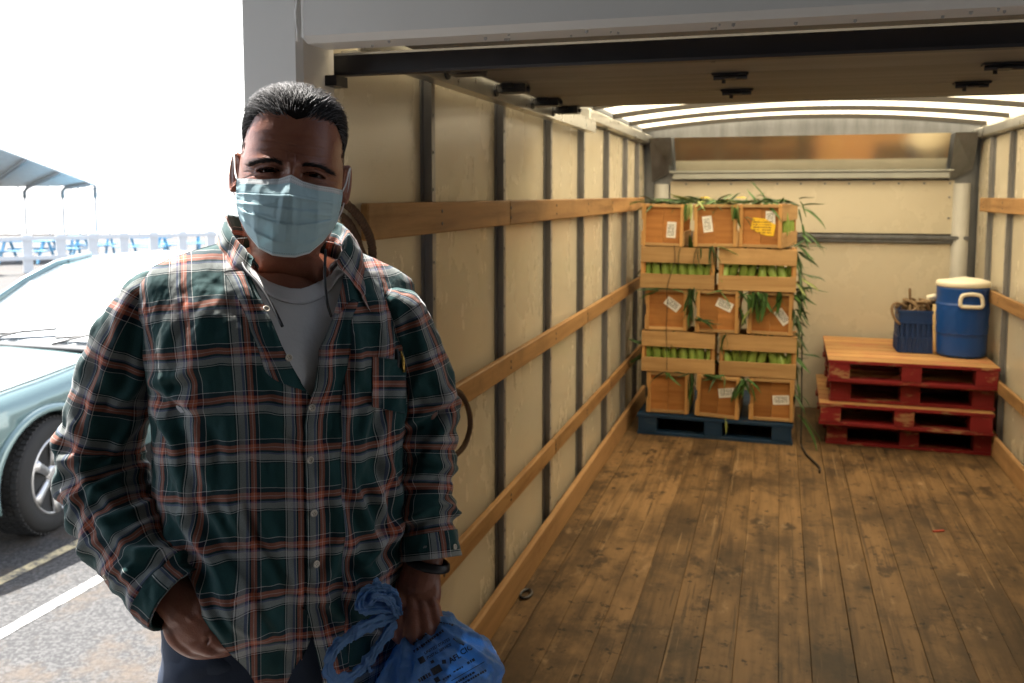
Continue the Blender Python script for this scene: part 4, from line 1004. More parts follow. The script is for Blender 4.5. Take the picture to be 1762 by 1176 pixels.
# ---- sleeves
def sleeve(path, rad, flat, nfold, seed, nr=150, nc=72, u0=0.0, v0=0.0, FL=(), amp=1.0, fk=.78):
    """path: list of (ox,oy,oz); rad: half widths; accordion folds where nfold says (t, height, width, tilt)"""
    C = spline(path, nr); Rr = spline([[r] for r in rad], nr)[:, 0]
    T = np.gradient(C, axis=0); T /= np.linalg.norm(T, axis=1, keepdims=True)
    up = np.array([0, -1.0, 0]); G = np.empty((nr, nc, 3)); Nn = np.empty((nr, nc, 3))
    an = np.linspace(0, 2*math.pi, nc+1)[:-1]
    s = np.concatenate([[0], np.cumsum(np.linalg.norm(np.diff(C, axis=0), axis=1))])
    for i in range(nr):
        a = up - T[i]*np.dot(up, T[i]); a /= np.linalg.norm(a); b = np.cross(T[i], a)
        for k in range(nc):
            d = a*math.cos(an[k]) + b*math.sin(an[k]); G[i, k] = C[i] + (a*math.cos(an[k])*flat + b*math.sin(an[k]))*Rr[i]; Nn[i, k] = d
    tt = np.repeat(s/s[-1], nc); aa = np.tile(an, nr); P = G.reshape(-1, 3)
    px, py = topx(P)
    d = np.zeros(nr*nc)
    for (t0, hgt, w, tilt, ph) in nfold:
        q = tt - t0 - tilt*np.cos(aa-ph)*.10 - .012*np.sin(aa*3+t0*40)
        d += fk*hgt*(np.exp(-(q/w)**2) - .7*np.exp(-((q-1.8*w)/(1.1*w))**2))*(.35+.65*np.clip(.5+.5*np.cos(aa-ph), 0, 1))
    d += folds(px, py, FL)*(np.cos(aa) > -.2)
    q = P/30.0
    d += amp*3.2*fbm(q[:, 0]*1.2, q[:, 1], q[:, 2]*.8, 4, seed)
    G = (P + Nn.reshape(-1, 3)*d[:, None]).reshape(nr, nc, 3)
    U = np.stack([(aa-math.pi)/(2*math.pi)*round(2*math.pi*np.mean(rad)/PU)+u0, tt*s[-1]/PV+v0], -1)
    return G, U
def tube_mesh(G, U, th=1.6, close=True):
    nr, nc = G.shape[:2]
    G = np.concatenate([G, G[:, :1]], 1); U = U.reshape(nr, nc, 2); U2 = np.concatenate([U, U[:, :1] + np.array([round(float(U[0, -1, 0]-U[0, 0, 0]+.05)), 0])], 1)
    V = G.reshape(-1, 3); F = grid_faces(nr, nc+1)
    # cuff turned inside: last ring folds back in
    C = G[-1].mean(0); inn = C + (G[-1]-C)*.93; T = G[-1].mean(0)-G[-6].mean(0); inn2 = inn - T*2.5
    n = len(V); V = np.concatenate([V, inn, inn2]); U3 = np.concatenate([U2.reshape(-1, 2), U2[-1], U2[-3]]); m = nc+1
    for k in range(nc): F += [((nr-1)*m+k, (nr-1)*m+k+1, n+k+1, n+k), (n+k, n+k+1, n+m+k+1, n+m+k)]
    return V, F, U3
# image left (his right) arm: hand in pocket
SLL = [Q(300, 486, -14), Q(262, 514, -28), Q(233, 566, -38), Q(205, 640, -34), Q(182, 730, -28), Q(172, 790, -28), Q(188, 858, -46), Q(228, 938, -92), Q(276, 1000, -134), Q(309, 1032, -152)]
foldL = [(.47, 9, .022, .9, 5.0), (.53, 9, .020, -.5, 4.6), (.58, 8, .02, .7, 5.2), (.64, 7, .018, -.6, 4.8), (.70, 7, .018, .9, 4.4), (.76, 6, .016, .5, 1.2), (.80, 7, .018, -.6, 4.9), (.86, 8, .020, .8, 1.6), (.40, 7, .03, 1.2, 4.5), (.30, 5, .03, -1.2, 5.0), (.18, 4, .03, 1.3, 4.8)]
FLL = [(230, 500, 185, 640, 14, 6), (262, 560, 215, 690, 12, 7), (180, 640, 150, 760, 12, 7), (245, 640, 175, 720, 10, 7), (255, 690, 190, 790, 9, 7), (120, 720, 150, 830, 12, 7), (130, 800, 190, 870, 11, 7), (240, 800, 170, 840, 10, 7), (265, 860, 180, 900, 9, 7), (160, 880, 250, 960, 11, 7), (195, 950, 290, 960, 9, 6), (200, 1000, 250, 960, 9, 6), (215, 990, 230, 1040, 8, 6)]
GSL, USL = sleeve(SLL, [26, 50, 60, 66, 69, 73, 73, 66, 60, 57], .88, foldL, 1.7, u0=.42, v0=.25, FL=FLL, nr=170, nc=84)
SLR = [Q(655, 512, 52), Q(688, 540, 62), Q(708, 592, 68), Q(728, 660, 72), Q(735, 730, 74), Q(733, 800, 62), Q(732, 870, 40), Q(738, 925, 24), Q(741, 962, 14)]
foldR = [(.42, 8, .022, .8, 5.4), (.50, 7, .02, -.7, 1.0), (.56, 8, .018, .8, 5.2), (.62, 8, .018, -.5, .8), (.68, 7, .016, .6, 5.6), (.74, 8, .018, -.6, 1.2), (.80, 9, .018, .5, 5.0), (.855, 11, .016, -.2, .6), (.30, 6, .03, 1.1, .8), (.20, 5, .03, -1, 5.0)]
FLR = [(705, 500, 735, 650, 10, 6), (740, 610, 775, 720, 9, 7), (720, 660, 700, 760, 9, 7), (780, 690, 740, 780, 9, 8), (700, 770, 775, 800, 8, 7), (700, 830, 770, 820, 8, 6), (780, 860, 720, 890, 7, 7), (705, 900, 790, 880, 7, 7)]
GSR, USR = sleeve(SLR, [24, 44, 50, 53, 53, 51, 50, 50, 52], .95, foldR, 6.2, u0=.62, v0=.40, FL=FLR, nr=150, nc=72)
pieces = [two_sided(GL, UL), two_sided(GR, UR), tube_mesh(GSL, USL), tube_mesh(GSR, USR)]
V = np.concatenate([p[0] for p in pieces]); Uc = np.concatenate([p[2] for p in pieces]); F = []; n = 0
for p in pieces: F += [tuple(i+n for i in f) for f in p[1]]; n += len(p[0])
shirt = mobj('shirt', V, F, m_plaid, man, True, Uc); shirt['label'] = 'dark green plaid shirt with orange and grey stripes, open at the neck'
# cuffs: bands a little proud of the sleeve
def cuff(G, U, rows, k, name):
    g = G[-rows:].copy(); C = g.mean(1, keepdims=True); g = C + (g-C)*k
    V, F, Uu = tube_mesh(g, U.reshape(G.shape[0], G.shape[1], 2)[-rows:].reshape(-1, 2)+np.array([.31, .27])); return mobj(name, V, F, m_plaid, shirt, True, Uu)
cuff(GSL, USL, 16, 1.035, 'cuff'); cuff(GSR, USR, 22, 1.06, 'cuff')
# placket strips along the two front edges
def strip_from(G, c0, c1, r0, r1, lift, u0, name):
    g = G[r0:r1, c0:c1]; N = normals(G)[r0:r1, c0:c1]; ctr = np.array([TX, TY])
    s = 1 if np.sum((g[..., :2]-ctr)*N[..., :2]) > 0 else -1
    e = np.linspace(-1, 1, c1-c0); prof = (1-np.abs(e)**8)*lift
    g = g + s*N*(prof[None, :, None]+.4)
    nr, nc = g.shape[:2]; Z = -g[..., 2]/PV+.30
    wdt = np.concatenate([np.zeros((nr, 1)), np.cumsum(np.linalg.norm(np.diff(g, axis=1), axis=2), 1)], 1)/PU
    V, F, Uu = two_sided(g, np.stack([(wdt+u0).ravel(), Z.ravel()], -1), 1.2)
    return mobj(name, V, F, m_plaid, shirt, True, Uu)
zrow = lambda G, c, z: int(np.argmin(np.abs(G[:, c, 2]-z)))
strip_from(GR, 0, 15, 0, zrow(GR, 0, 545), 1.8, -.02, 'placket')
strip_from(GL, 176, 190, zrow(GL, 189, 660), zrow(GL, 189, 486), 1.6, .02, 'placket')
# ---- collar
def collar():
    nA, nB = 90, 26; G = np.empty((nA, nB, 3)); U = np.empty((nA, nB, 2))
    for i, a in enumerate(np.linspace(-1, 1, nA)):
        # seam round the neck: a=0 back, -1 image-left front end, +1 image-right front end
        ang = a*R(142); x = 10 + 96*math.sin(ang); yn = -14 - 80*math.cos(ang) if abs(a) < 2 else 0
        fr = max(0.0, (abs(a)-.45)/.55)
        zs = 408 + 62*fr**1.6 + .05*x
        if a < 0: x += -2*fr; zs -= 0*fr
        S0 = np.array([TX+lx*x+nx*yn, TY+ly*x+ny*yn, zs])
        o = np.array([lx*math.sin(ang)-nx*math.cos(ang), ly*math.sin(ang)-ny*math.cos(ang), 0]); o /= np.linalg.norm(o)
        hgt = 35 - 15*fr**2
        if a > 0: spread = 20+20*fr; fall = 50+34*fr**1.5
        else: spread = 13+10*fr; fall = 50+26*fr**1.5
        fwd = np.array([nx, ny, 0])*(16*fr**2)
        F0 = S0 + np.array([0, 0, -hgt]) + o*(5+7*fr)
        E0 = F0 + np.array([0, 0, fall]) + o*spread + fwd
        tip = np.array([lx, ly, 0])*((-10 if a < 0 else 26)*fr**3); E0 = E0 + tip
        for j in range(nB):
            t = j/(nB-1)
            if t < .38: q = t/.38; p = S0*(1-q)+F0*q - o*3*math.sin(math.pi*q)
            elif t < .46:
                q = (t-.38)/.08; an = math.pi*q; p = F0 + o*(2.5*(1-math.cos(an))) + np.array([0, 0, -3.2*math.sin(an)])
            else: q = (t-.46)/.54; A0 = F0+o*5; p = A0*(1-q)+E0*q + o*6*math.sin(math.pi*q)
            G[i, j] = p; U[i, j] = (a*3.2+.1, t*1.5+.2)
    P = G.reshape(-1, 3)/30; w = fbm(P[:, 0], P[:, 1], P[:, 2], 3, 5.0).reshape(nA, nB)
    G[..., 1] += w*4; G[..., 0] += w*3
    V, F, Uu = two_sided(G, U.reshape(-1, 2), 2.0); return mobj('collar', V, F, m_plaid, shirt, True, Uu)
collar()
# ---- buttons (four holes) on the two fronts
m_btn = M('shirt_button', (.62, .55, .45), .3, var=.15, scale=60); m_hole = M('button_hole', (.05, .04, .03), .8)
def surf_at(G, px, py):
    P = G.reshape(-1, 3); qx, qy = topx(P); dd = (qx-px)**2+(qy-py)**2 + (P[:, 1] > TY+20)*1e6
    i = int(np.argmin(dd)); r, c = divmod(i, G.shape[1]); N = normals(G)[r, c]
    if N[1] > 0: N = -N
    return P[i], N
def button(G, px, py, r=6.2, lift=4.0, parent=None, name='button'):
    p, N = surf_at(G, px, py); kk = 1+p[1]/FPX; p = np.array([881+(px-881)*kk, p[1], PCY+(py-PCY)*kk])
    Wp = Vector(wv([p+N*lift])[0]); Wn = (Vector(wv([p+N*10])[0])-Vector(wv([p])[0])).normalized()
    rot = Wn.to_track_quat('Z', 'Y').to_matrix().to_4x4(); rm = r*U_
    VF = lathe([(rm*.9, -.0006), (rm, .0002), (rm*.92, .0012), (rm*.72, .0012), (rm*.62, .0006), (.0001, .0006)], 20)
    holes = [tube([(rm*.25*sx, rm*.25*sy, .00062), (rm*.25*sx, rm*.25*sy, .0008)], rm*.11, 6) for sx in (-1, 1) for sy in (-1, 1)]
    Mx = Matrix.Translation(Wp) @ rot @ Matrix.Rotation(.4, 4, 'Z')
    b = add(name, xf(VF, Mx), m_btn, parent or shirt, True)
    V, F = cat(*[xf(h, Mx) for h in holes]); V2, F2 = VF
    me = b.data; 
    bm = bmesh.new(); bm.from_mesh(me); base = wloc(b.parent)
    for h in holes:
        hv, hf = xf(h, Mx); vs = [bm.verts.new(Vector(v)-base) for v in hv]
        for f in hf: ff = bm.faces.new([vs[i] for i in f]); ff.material_index = 1
    me.materials.append(m_hole); bm.to_mesh(me); bm.free(); return b
for px, py in ((457, 534), (496, 616)): button(GL, px, py, 6.0, 3.6)
for px, py in ((535, 702), (532, 791), (538, 882), (541, 970)): button(GR, px, py, 6.0, 5.6)
button(GSL.reshape(GSL.shape), 183, 992, 5.0, 2.5); button(GSR, 778, 942, 5.0, 6.0)
# ---- chest pocket with pen
def patch(G, poly_px, lift, nU=26, nV=26):
    (x0, y0), (x1, y1), (x2, y2), (x3, y3) = poly_px      # tl, tr, br, bl
    P = G.reshape(-1, 3); qx, qy = topx(P); ok = P[:, 1] < TY+60; N = normals(G).reshape(-1, 3); N = np.where(N[:, 1:2] > 0, -N, N)
    out = np.empty((nV, nU, 3))
    Pk, xk, yk, Nk = P[ok], qx[ok], qy[ok], N[ok]
    for j in range(nV):
        for i in range(nU):
            a, b = i/(nU-1), j/(nV-1); px = (x0*(1-a)+x1*a)*(1-b)+(x3*(1-a)+x2*a)*b; py = (y0*(1-a)+y1*a)*(1-b)+(y3*(1-a)+y2*a)*b
            dd = (xk-px)**2+(yk-py)**2; idx = np.argpartition(dd, 6)[:6]; w = 1/(dd[idx]+2); w /= w.sum()
            p = (Pk[idx]*w[:, None]).sum(0); n_ = (Nk[idx]*w[:, None]).sum(0); kk = 1+p[1]/FPX
            p = np.array([881+(px-881)*kk, p[1], PCY+(py-PCY)*kk]); out[j, i] = p+n_*(lift+1.2*min(1, 6*(1-b))*0)
    return out
pk = patch(GR, ((640, 614), (699, 621), (696, 712), (640, 700)), 3.0)
pk[0:3] += np.array([0, -5.0, 0])[None, None]*np.array([1, .6, .25])[:, None, None]*np.sin(np.linspace(0, math.pi, 26))[None, :, None]
qx, qy = topx(pk.reshape(-1, 3))
V, F, Uu = two_sided(pk, np.stack([(qx-640)*.92/PU+.22, -qy*.915/PV+.36], -1), 2.0)
mobj('pocket', V, F, m_plaid, shirt, True, Uu)
m_pen = M('pen_black', (.012, .012, .014), .3); m_gold = M('gold_clip', (.62, .40, .10), .25, .9)
p, N = surf_at(GR, 683, 620)
pn = thing('pen', 'dark pen with a gold clip standing in the shirt pocket', 'pen', tuple(wv([p])[0]))
def pe(pts, r, mat, nm): add(nm, tube([tuple(wv([p + N*l + np.array([dx, 0, dz])])[0]) for dx, dz, l in pts], [x*U_ for x in r], 8), mat, pn, True)
pe([(-2, 20, 4), (-4, -4, 5), (-6, -18, 5)], [5, 5.5, 4], m_pen, 'barrel'); pe([(8, 22, 5), (4, -2, 7), (1, -14, 7)], [3.4, 3.4, 1.5], m_gold, 'clip'); pe([(-12, 18, 3), (-14, -2, 4), (-10, -12, 4)], [4, 4, 3], m_pen, 'cap')

# ---- T-shirt
def teetop(x, front):
    ax = np.abs(x-8); return np.where(ax < 84, np.where(front, 440 + 58*np.clip(1-(ax/84)**2, 0, 1)**.7, 440-26*np.clip(1-(ax/84)**2, 0, 1)), np.interp(ax, [84, 240], [440, 500])) + .045*x
T, A = np.meshgrid(np.linspace(0, 1, 80), np.linspace(-math.pi, math.pi, 121), indexing='ij')
P, _, _ = torso(A.ravel(), T.ravel(), np.full(A.size, 980.0), -9.0, teetop)
q = P/34; 
G = P.reshape(80, 121, 3); N = normals(G); N = N*(1 if np.sum((G[..., :2]-np.array([TX, TY]))*N[..., :2]) > 0 else -1)
G = G + N*(2.2*fbm(q[:, 0], q[:, 1], q[:, 2]*.5, 3, 8).reshape(80, 121, 1))
tee = mobj('undershirt', G.reshape(-1, 3), grid_faces(80, 121), m_tee, man); tee['label'] = 'white crew neck undershirt'
ring = G[-1, 18:-18]; g0 = np.stack([ring + np.array([0, 0, 14.0])*0 + (N[-1, 18:-18]*1.5), ring + N[-1, 18:-18]*2.6 + np.array([0, 0, 0.0])], 0)
# ribbed neck band: rows near the top lifted a touch
bandr = G[-5:].copy() + N[-5:]*2.2
V, F, Uu = two_sided(bandr, np.zeros((bandr.shape[0]*bandr.shape[1], 2)), 2.0); mobj('neck_band', V, F, m_tee, tee)
# ---- head: rings of a skull profile with modelled features, neck continued into the chest
HYAW, HROLL = R(14), R(5.0); HC = np.array([500.0, 8.0, 300.0])
def hx(P):
    """head-local (x right, f forward, z down from 0 at eye level) -> ortho"""
    P = np.asarray(P, dtype=float).reshape(-1, 3); x, f, z = P[:, 0], P[:, 1], P[:, 2]
    cr, sr = math.cos(HROLL), math.sin(HROLL); x2 = x*cr - z*sr; z2 = x*sr + z*cr
    c, s = math.cos(HYAW), math.sin(HYAW)
    return np.stack([HC[0] + x2*c + f*s, HC[1] + x2*s - f*c, HC[2] + z2], -1)
ZT_ = [-143, -140, -134, -124, -108, -86, -58, -30, -12, 10, 40, 70, 100, 122, 136, 146, 165, 195, 240]
WT_ = [2, 21, 40, 57, 70, 79.5, 84, 86, 87, 87.5, 86, 82, 74, 60, 58, 62, 66, 74, 100]
FT_ = [2, 22, 40, 56, 70, 83, 91, 95, 96, 92, 92, 94, 94, 88, 62, 44, 36, 34, 40]
BT_ = [2, 30, 56, 78, 97, 110, 116, 114, 110, 104, 92, 80, 72, 70, 70, 70, 72, 78, 90]
def g2(x, z, cx, cz, sx, sz): return np.exp(-((x-cx)/sx)**2-((z-cz)/sz)**2)
def hair_line(x):            # height of the hair edge over the forehead
    return np.interp(np.abs(x), [0, 10, 25, 45, 62, 76, 86, 92], [-69, -73, -84, -89, -84, -66, -46, -8])
def head_pts(th, z):
    w = np.interp(z, ZT_, WT_); f = np.interp(z, ZT_, FT_); b = np.interp(z, ZT_, BT_)
    c, s = np.cos(th), np.sin(th); x = w*spw(s, .92); y = np.where(c > 0, f, b)*spw(c, .90)
    y = y - np.where(z > 130, (z-130)*.22, 0)             # the neck slopes back under the chin
    fr = np.clip(c*3, 0, 1); ax = np.abs(x); d = 0
    d = d + 6.0*g2(ax, z, 36, -9, 26, 8) + 2.0*g2(x, z, 0, -7, 14, 10)
    d = d - 11*g2(ax, z, 36, 6, 20, 9) - 4*g2(ax, z, 17, 9, 9, 12)
    nose = np.interp(z, [-14, -2, 12, 30, 44, 52, 58], [3, 7, 13, 22, 28, 22, 6]); d = d + nose*np.exp(-(x/np.interp(z, [-10, 20, 45], [9, 11, 15]))**2)*np.clip((60-z)/6, 0, 1)*np.clip((z+18)/8, 0, 1)
    d = d + 6.5*g2(ax, z, 52, 33, 26, 17) - 3*g2(ax, z, 80, -30, 12, 24)
    d = d + 7*g2(ax, z, 36, 6, 17, 8)                    # the eyeball under the lids
    for s_ in (-1, 1):
        xe = (x*s_-36)
        mid = 6 + .0035*xe*xe + .05*xe; hh = 3.9*np.clip(1-(xe/19.0)**2, 0, 1); hh = np.where(z < mid, hh*.95, hh*.65)
        slit = np.clip((hh - np.abs(z-mid))/1.3+.5, 0, 1)*(np.abs(xe) < 19)
        d = d - 11*slit
        lid = mid - 4.0*np.clip(1-(xe/23.0)**2, 0, 1)
        d = d + 2.0*np.exp(-((z-(lid-2.0))/1.8)**2)*(np.abs(xe) < 21) - 2.6*np.exp(-((z-(lid-6.0))/1.5)**2)*np.clip(1-(xe/24)**2, 0, 1)
        low = mid + 2.2*np.clip(1-(xe/21.0)**2, 0, 1)
        d = d + 2.0*np.exp(-((z-(low+3.0))/2.2)**2)*np.clip(1-(xe/22)**2, 0, 1) - 2.4*np.exp(-((z-(low+9-.10*xe))/1.7)**2)*np.clip(1-((xe-4)/26)**2, 0, 1)
        for k, sl in enumerate((-.45, -.02, .38)):           # crow's feet
            xx = xe-21; d = d - 1.5*np.exp(-((z-(10+4*(k-1)+sl*xx))/1.2)**2)*np.clip(xx/4, 0, 1)*np.clip((24-xx)/8, 0, 1)
    for k, zz in enumerate((-26, -40, -54)): d = d - 1.7*np.exp(-((z-zz-2*np.sin(x/17+k))/1.4)**2)*np.clip((58-ax)/20, 0, 1)
    for s_ in (-1, 1): d = d - 1.4*np.exp(-((x-s_*6.5-.1*z)/1.3)**2)*np.clip(1-((z+17)/10)**2, 0, 1)
    # chin, jaw, throat
    d = d + 3.0*g2(x, z, 0, 108, 20, 14)
    d = np.where(z > 138, (5*g2(ax, z, 0, 165, 12, 12) + 6*g2(ax-(46-.22*(z-150)), z, 0, 190, 9, 60)), d)
    y = y + d*fr
    return x, y
th = np.sign(np.linspace(-1, 1, 241))*np.abs(np.linspace(-1, 1, 241))**1.45*math.pi; th = th[:-1]
zz = np.concatenate([np.linspace(-143, -134, 8), np.linspace(-131, -46, 34), np.linspace(-44, 26, 58), np.linspace(28, 146, 50), np.linspace(150, 240, 20)])
TH, ZZ = np.meshgrid(th, zz); x, y = head_pts(TH.ravel(), ZZ.ravel())
HP = hx(np.stack([x, y, ZZ.ravel()], -1))
# below the jaw blend from the turned head to the upright neck over the chest
w_ = np.clip((ZZ.ravel()-135)/60, 0, 1)[:, None]
tgt = np.stack([498 + x*1.0 + 6, 30 + 14 - y*.95, 300+ZZ.ravel()], -1); HP = HP*(1-w_)+tgt*w_
nh = len(th); HF = grid_faces(len(zz), nh, True)
HV = np.concatenate([HP, hx([[0, 0, -144]])]); top_i = len(HP)
HF += [(top_i, k, (k+1) % nh)[::-1] for k in range(nh)]
def ear(s):
    nA, nB = 30, 12; V = []
    for i in range(nA):
        a = 2*math.pi*i/nA
        ez = 33*math.sin(a)*(1.0 if math.sin(a) < 0 else 1.02); ef = 19*math.cos(a)*(1-.28*max(0, math.sin(a)))
        for j in range(nB):
            t = j/(nB-1)
            r = (1, 1.03, 1.02, .96, .86, .78, .70, .60, .48, .34, .2, 0)[j]; h = (0, 5, 9, 10.5, 9, 4, 5.5, 5, 1, -3, -4, -4)[j]
            if r > .5 and math.cos(a) > .55: h *= .45
            V.append((ez*r, ef*r, h))
    out = []
    for ez, ef, h in V:
        # pinna leans out and back from the side of the head
        lean = .45; X = s*(85 + h*.85 + (19-ef)*lean*.62); Fv = 2 + ef*.75 + h*.1 - 8; Z = 6 + ez - .12*ef
        out.append((X, Fv, Z))
    F = []
    for i in range(nA):
        i2 = (i+1) % nA
        for j in range(nB-1): F.append((i*nB+j, i*nB+j+1, i2*nB+j+1, i2*nB+j) if s > 0 else (i*nB+j, i2*nB+j, i2*nB+j+1, i*nB+j+1))
    # back of the ear
    n = len(out); 
    for i in range(nA):
        X, Fv, Z = out[i*nB+2]; out.append((X-s*9, Fv-4, Z)); 
    for i in range(nA):
        i2 = (i+1) % nA; F.append((i*nB, n+i, n+i2, i2*nB))
    out.append((s*82, -8, 6)); c = len(out)-1
    for i in range(nA): F.append((n+i, c, n+(i+1) % nA))
    return hx(out), F
# ---- limbs and hands, grown together
def otube(pts, rad, n=14, flat=None, up=(0, -1, 0)):
    V, F = tube(pts, rad, n, True, flat, up); return np.array(V), F
parts = []
def chain(pts, rad, k=8, **kw):
    P = spline(pts, k*(len(pts)-1)+1); r = spline([[v] for v in rad], k*(len(pts)-1)+1)[:, 0]
    r = np.maximum(r, 1.0); 
    # rounded end
    d = P[-1]-P[-2]; d /= np.linalg.norm(d); e = r[-1]
    P = np.vstack([P, P[-1]+d*e*.55, P[-1]+d*e*.85, P[-1]+d*e*.98]); r = np.concatenate([r, [e*.84, e*.53, e*.2]])
    parts.append(otube(P, list(r), **kw))
# his left hand (image right): back of the hand to the lens, fist closed on the bag
chain([Q(738, 900, 30), Q(730, 960, 10), Q(722, 995, -2)], [36, 34, 34], flat=(.72, 1.0))
chain([Q(724, 985, 0), Q(720, 1020, -8), Q(718, 1056, -10)], [35, 40, 37], flat=(.46, 1.0))
for kn, mid, tip, r in ((((690, 1046, -22), (682, 1078, -34), (690, 1096, -14)), (700, 1090, 10), (712, 1066, 18), 14.5),
                        (((709, 1054, -26), (711, 1090, -38), (714, 1110, -20)), (718, 1102, 8), (722, 1074, 18), 15.5),
                        (((728, 1054, -24), (734, 1088, -34), (737, 1106, -16)), (738, 1098, 10), (738, 1072, 18), 14.5),
                        (((745, 1046, -18), (752, 1074, -26), (753, 1092, -10)), (751, 1086, 10), (748, 1062, 16), 12.5)):
    chain([Q(*kn[0]), Q(*kn[1]), Q(*kn[2]), Q(*mid), Q(*tip)], [r*1.1, r, r*.95, r*.9, r*.8], k=5)
    parts.append(otube([Q(kn[0][0]-4, kn[0][1]-30, kn[0][2]+8), Q(kn[0][0], kn[0][1]-2, kn[0][2]-3)], [6, r*.98], n=10))
chain([Q(696, 1000, 6), Q(684, 1030, 14), Q(688, 1062, 24), Q(704, 1078, 30)], [17, 16, 14, 11], k=5)
# his right hand (image left): wrist to knuckles, fingers slipping into the jeans pocket
chain([Q(262, 985, -134), Q(300, 1024, -148), Q(322, 1044, -152)], [36, 37, 40], flat=(.74, 1.0))
chain([Q(314, 1036, -150), Q(344, 1060, -158), Q(372, 1076, -152)], [40, 53, 50], flat=(.46, 1.0))
for pts, r in ((((338, 1104, -160), (366, 1115, -166), (390, 1114, -144), (402, 1106, -112)), 15), (((366, 1097, -166), (392, 1104, -164), (412, 1102, -136), (422, 1098, -106)), 15.5),
               (((386, 1076, -160), (408, 1082, -154), (424, 1082, -128), (432, 1080, -100)), 14.5), (((394, 1054, -150), (412, 1060, -142), (426, 1060, -118), (434, 1060, -100)), 12.5)):
    chain([Q(*p) for p in pts], [r*1.05, r, r*.92, r*.8], k=6)
    a = pts[0]; parts.append(otube([Q(a[0]-36, a[1]-32, a[2]+12), Q(a[0]-2, a[1]-1, a[2]-1)], [8, r*1.02], n=10))
chain([Q(296, 1066, -144), Q(308, 1094, -150), Q(336, 1116, -150), Q(372, 1120, -140)], [17, 19, 16, 12], k=6)
for a, b, c_ in (((306, 1046, -172), (326, 1064, -179), (340, 1086, -176)), ((322, 1036, -170), (344, 1056, -180), (362, 1078, -176)), ((312, 1070, -168), (330, 1066, -180), (344, 1056, -178))):
    parts.append(otube([Q(*a), Q(*b), Q(*c_)], [2.0, 4.0, 3.0], n=8))           # tendons and veins
# forearms, upper arms, trunk, legs inside the clothes
chain([SLL[1], SLL[3], SLL[5], SLL[7], SLL[8]], [30, 42, 42, 38, 34]); chain([SLR[1], SLR[3], SLR[5], SLR[7]], [28, 36, 34, 33])
for sx in (-1, 1):
    hipx = TX + lx*95*sx; hy = TY + ly*95*sx
    chain([(hipx, hy, 1060), (hipx+6*sx, hy, 1400), (hipx+8*sx, hy+6, 1700), (hipx+8*sx, hy+18, 2160)], [82, 78, 54, 36], k=5)
    chain([(hipx+8*sx, hy+10, 2170), (hipx+8*sx+nx*110, hy+ny*110, 2200)], [34, 28])
Vt = []; Ft = []
zr = np.linspace(470, 1110, 26)
for z in zr:
    for k in range(32):
        a = 2*math.pi*k/32; s, c = math.sin(a), math.cos(a)
        kx = np.interp(z, [470, 520, 700, 1110], [.35, .52, .80, .86]); x_ = halfw(z)*kx*spw(s, .9); y_ = (depf(z) if c > 0 else depb(z))*(kx-.04)*spw(c, .9)
        Vt.append((TX+lx*x_+nx*y_, TY+ly*x_+ny*y_, z))
parts.append((np.array(Vt), grid_faces(26, 32, True) + [tuple(range(32)), tuple(25*32+k for k in reversed(range(32)))]))
V = np.concatenate([p[0] for p in parts]); F = []; n = 0
for p in parts: F += [tuple(i+n for i in f) for f in p[1]]; n += len(p[0])
tmp = link('body_core', mesh('body_core', wv(V).tolist(), F))
bm = bmesh.new(); bm.from_mesh(tmp.data); bmesh.ops.recalc_face_normals(bm, faces=bm.faces); bm.to_mesh(tmp.data); bm.free()
md = tmp.modifiers.new('r', 'REMESH'); md.mode = 'VOXEL'; md.voxel_size = .0023; md.use_smooth_shade = True
sm_ = tmp.modifiers.new('s', 'SMOOTH'); sm_.factor = .5; sm_.iterations = 5
bpy.context.view_layer.update(); core = evalmesh(tmp, 'core'); bpy.data.objects.remove(tmp, do_unlink=True)
cvn = len(core.vertices); cv = np.empty(cvn*3); core.vertices.foreach_get('co', cv); cv = cv.reshape(-1, 3)
# fine skin creases on the hands
mk = cv[:, 2] < .98
cf = [tuple(p.vertices) for p in core.polygons]
e1, f1_ = ear(1); e2, f2_ = ear(-1)
BV = [cv]; BF = list(cf); n = cvn
for P, Fq in ((wv(HV), HF), (wv(e1), f1_), (wv(e2), f2_)):
    BV.append(P); BF += [tuple(i+n for i in f) for f in Fq]; n += len(P)
body = add('body', (np.concatenate(BV), BF), m_skin, man, True)
# ---- eyes
m_scl = M('eye_white', (.40, .33, .30), .10, var=.06); m_iris = M('iris_brown', (.030, .014, .008), .1, var=.3, scale=300); m_pup = M('pupil', (.003, .003, .003), .05)
for s in (-1, 1):
    x0 = 36.0*s; xg, yg = head_pts(np.linspace(-1, 1, 400)*1.2, np.full(400, 6.3)); base = float(np.interp(x0, xg, yg)) + 11
    r = 13.5; cz = 6.6; cyv = base - r - 5.5
    V = []; nr, nc = 20, 28; fm = []
    for i in range(nr):
        ph = math.pi*.75*i/(nr-1)
        for k in range(nc): a = 2*math.pi*k/nc; V.append((x0+r*math.sin(ph)*math.cos(a), cyv+r*math.cos(ph), cz+r*math.sin(ph)*math.sin(a)))
    F = grid_faces(nr, nc, True); fm = []
    for i in range(nr-1): fm += [2 if i < 2 else (1 if i < 5 else 0)]*nc
    mobj('eye', hx(V), F, [m_scl, m_iris, m_pup], body, True, None, fm)
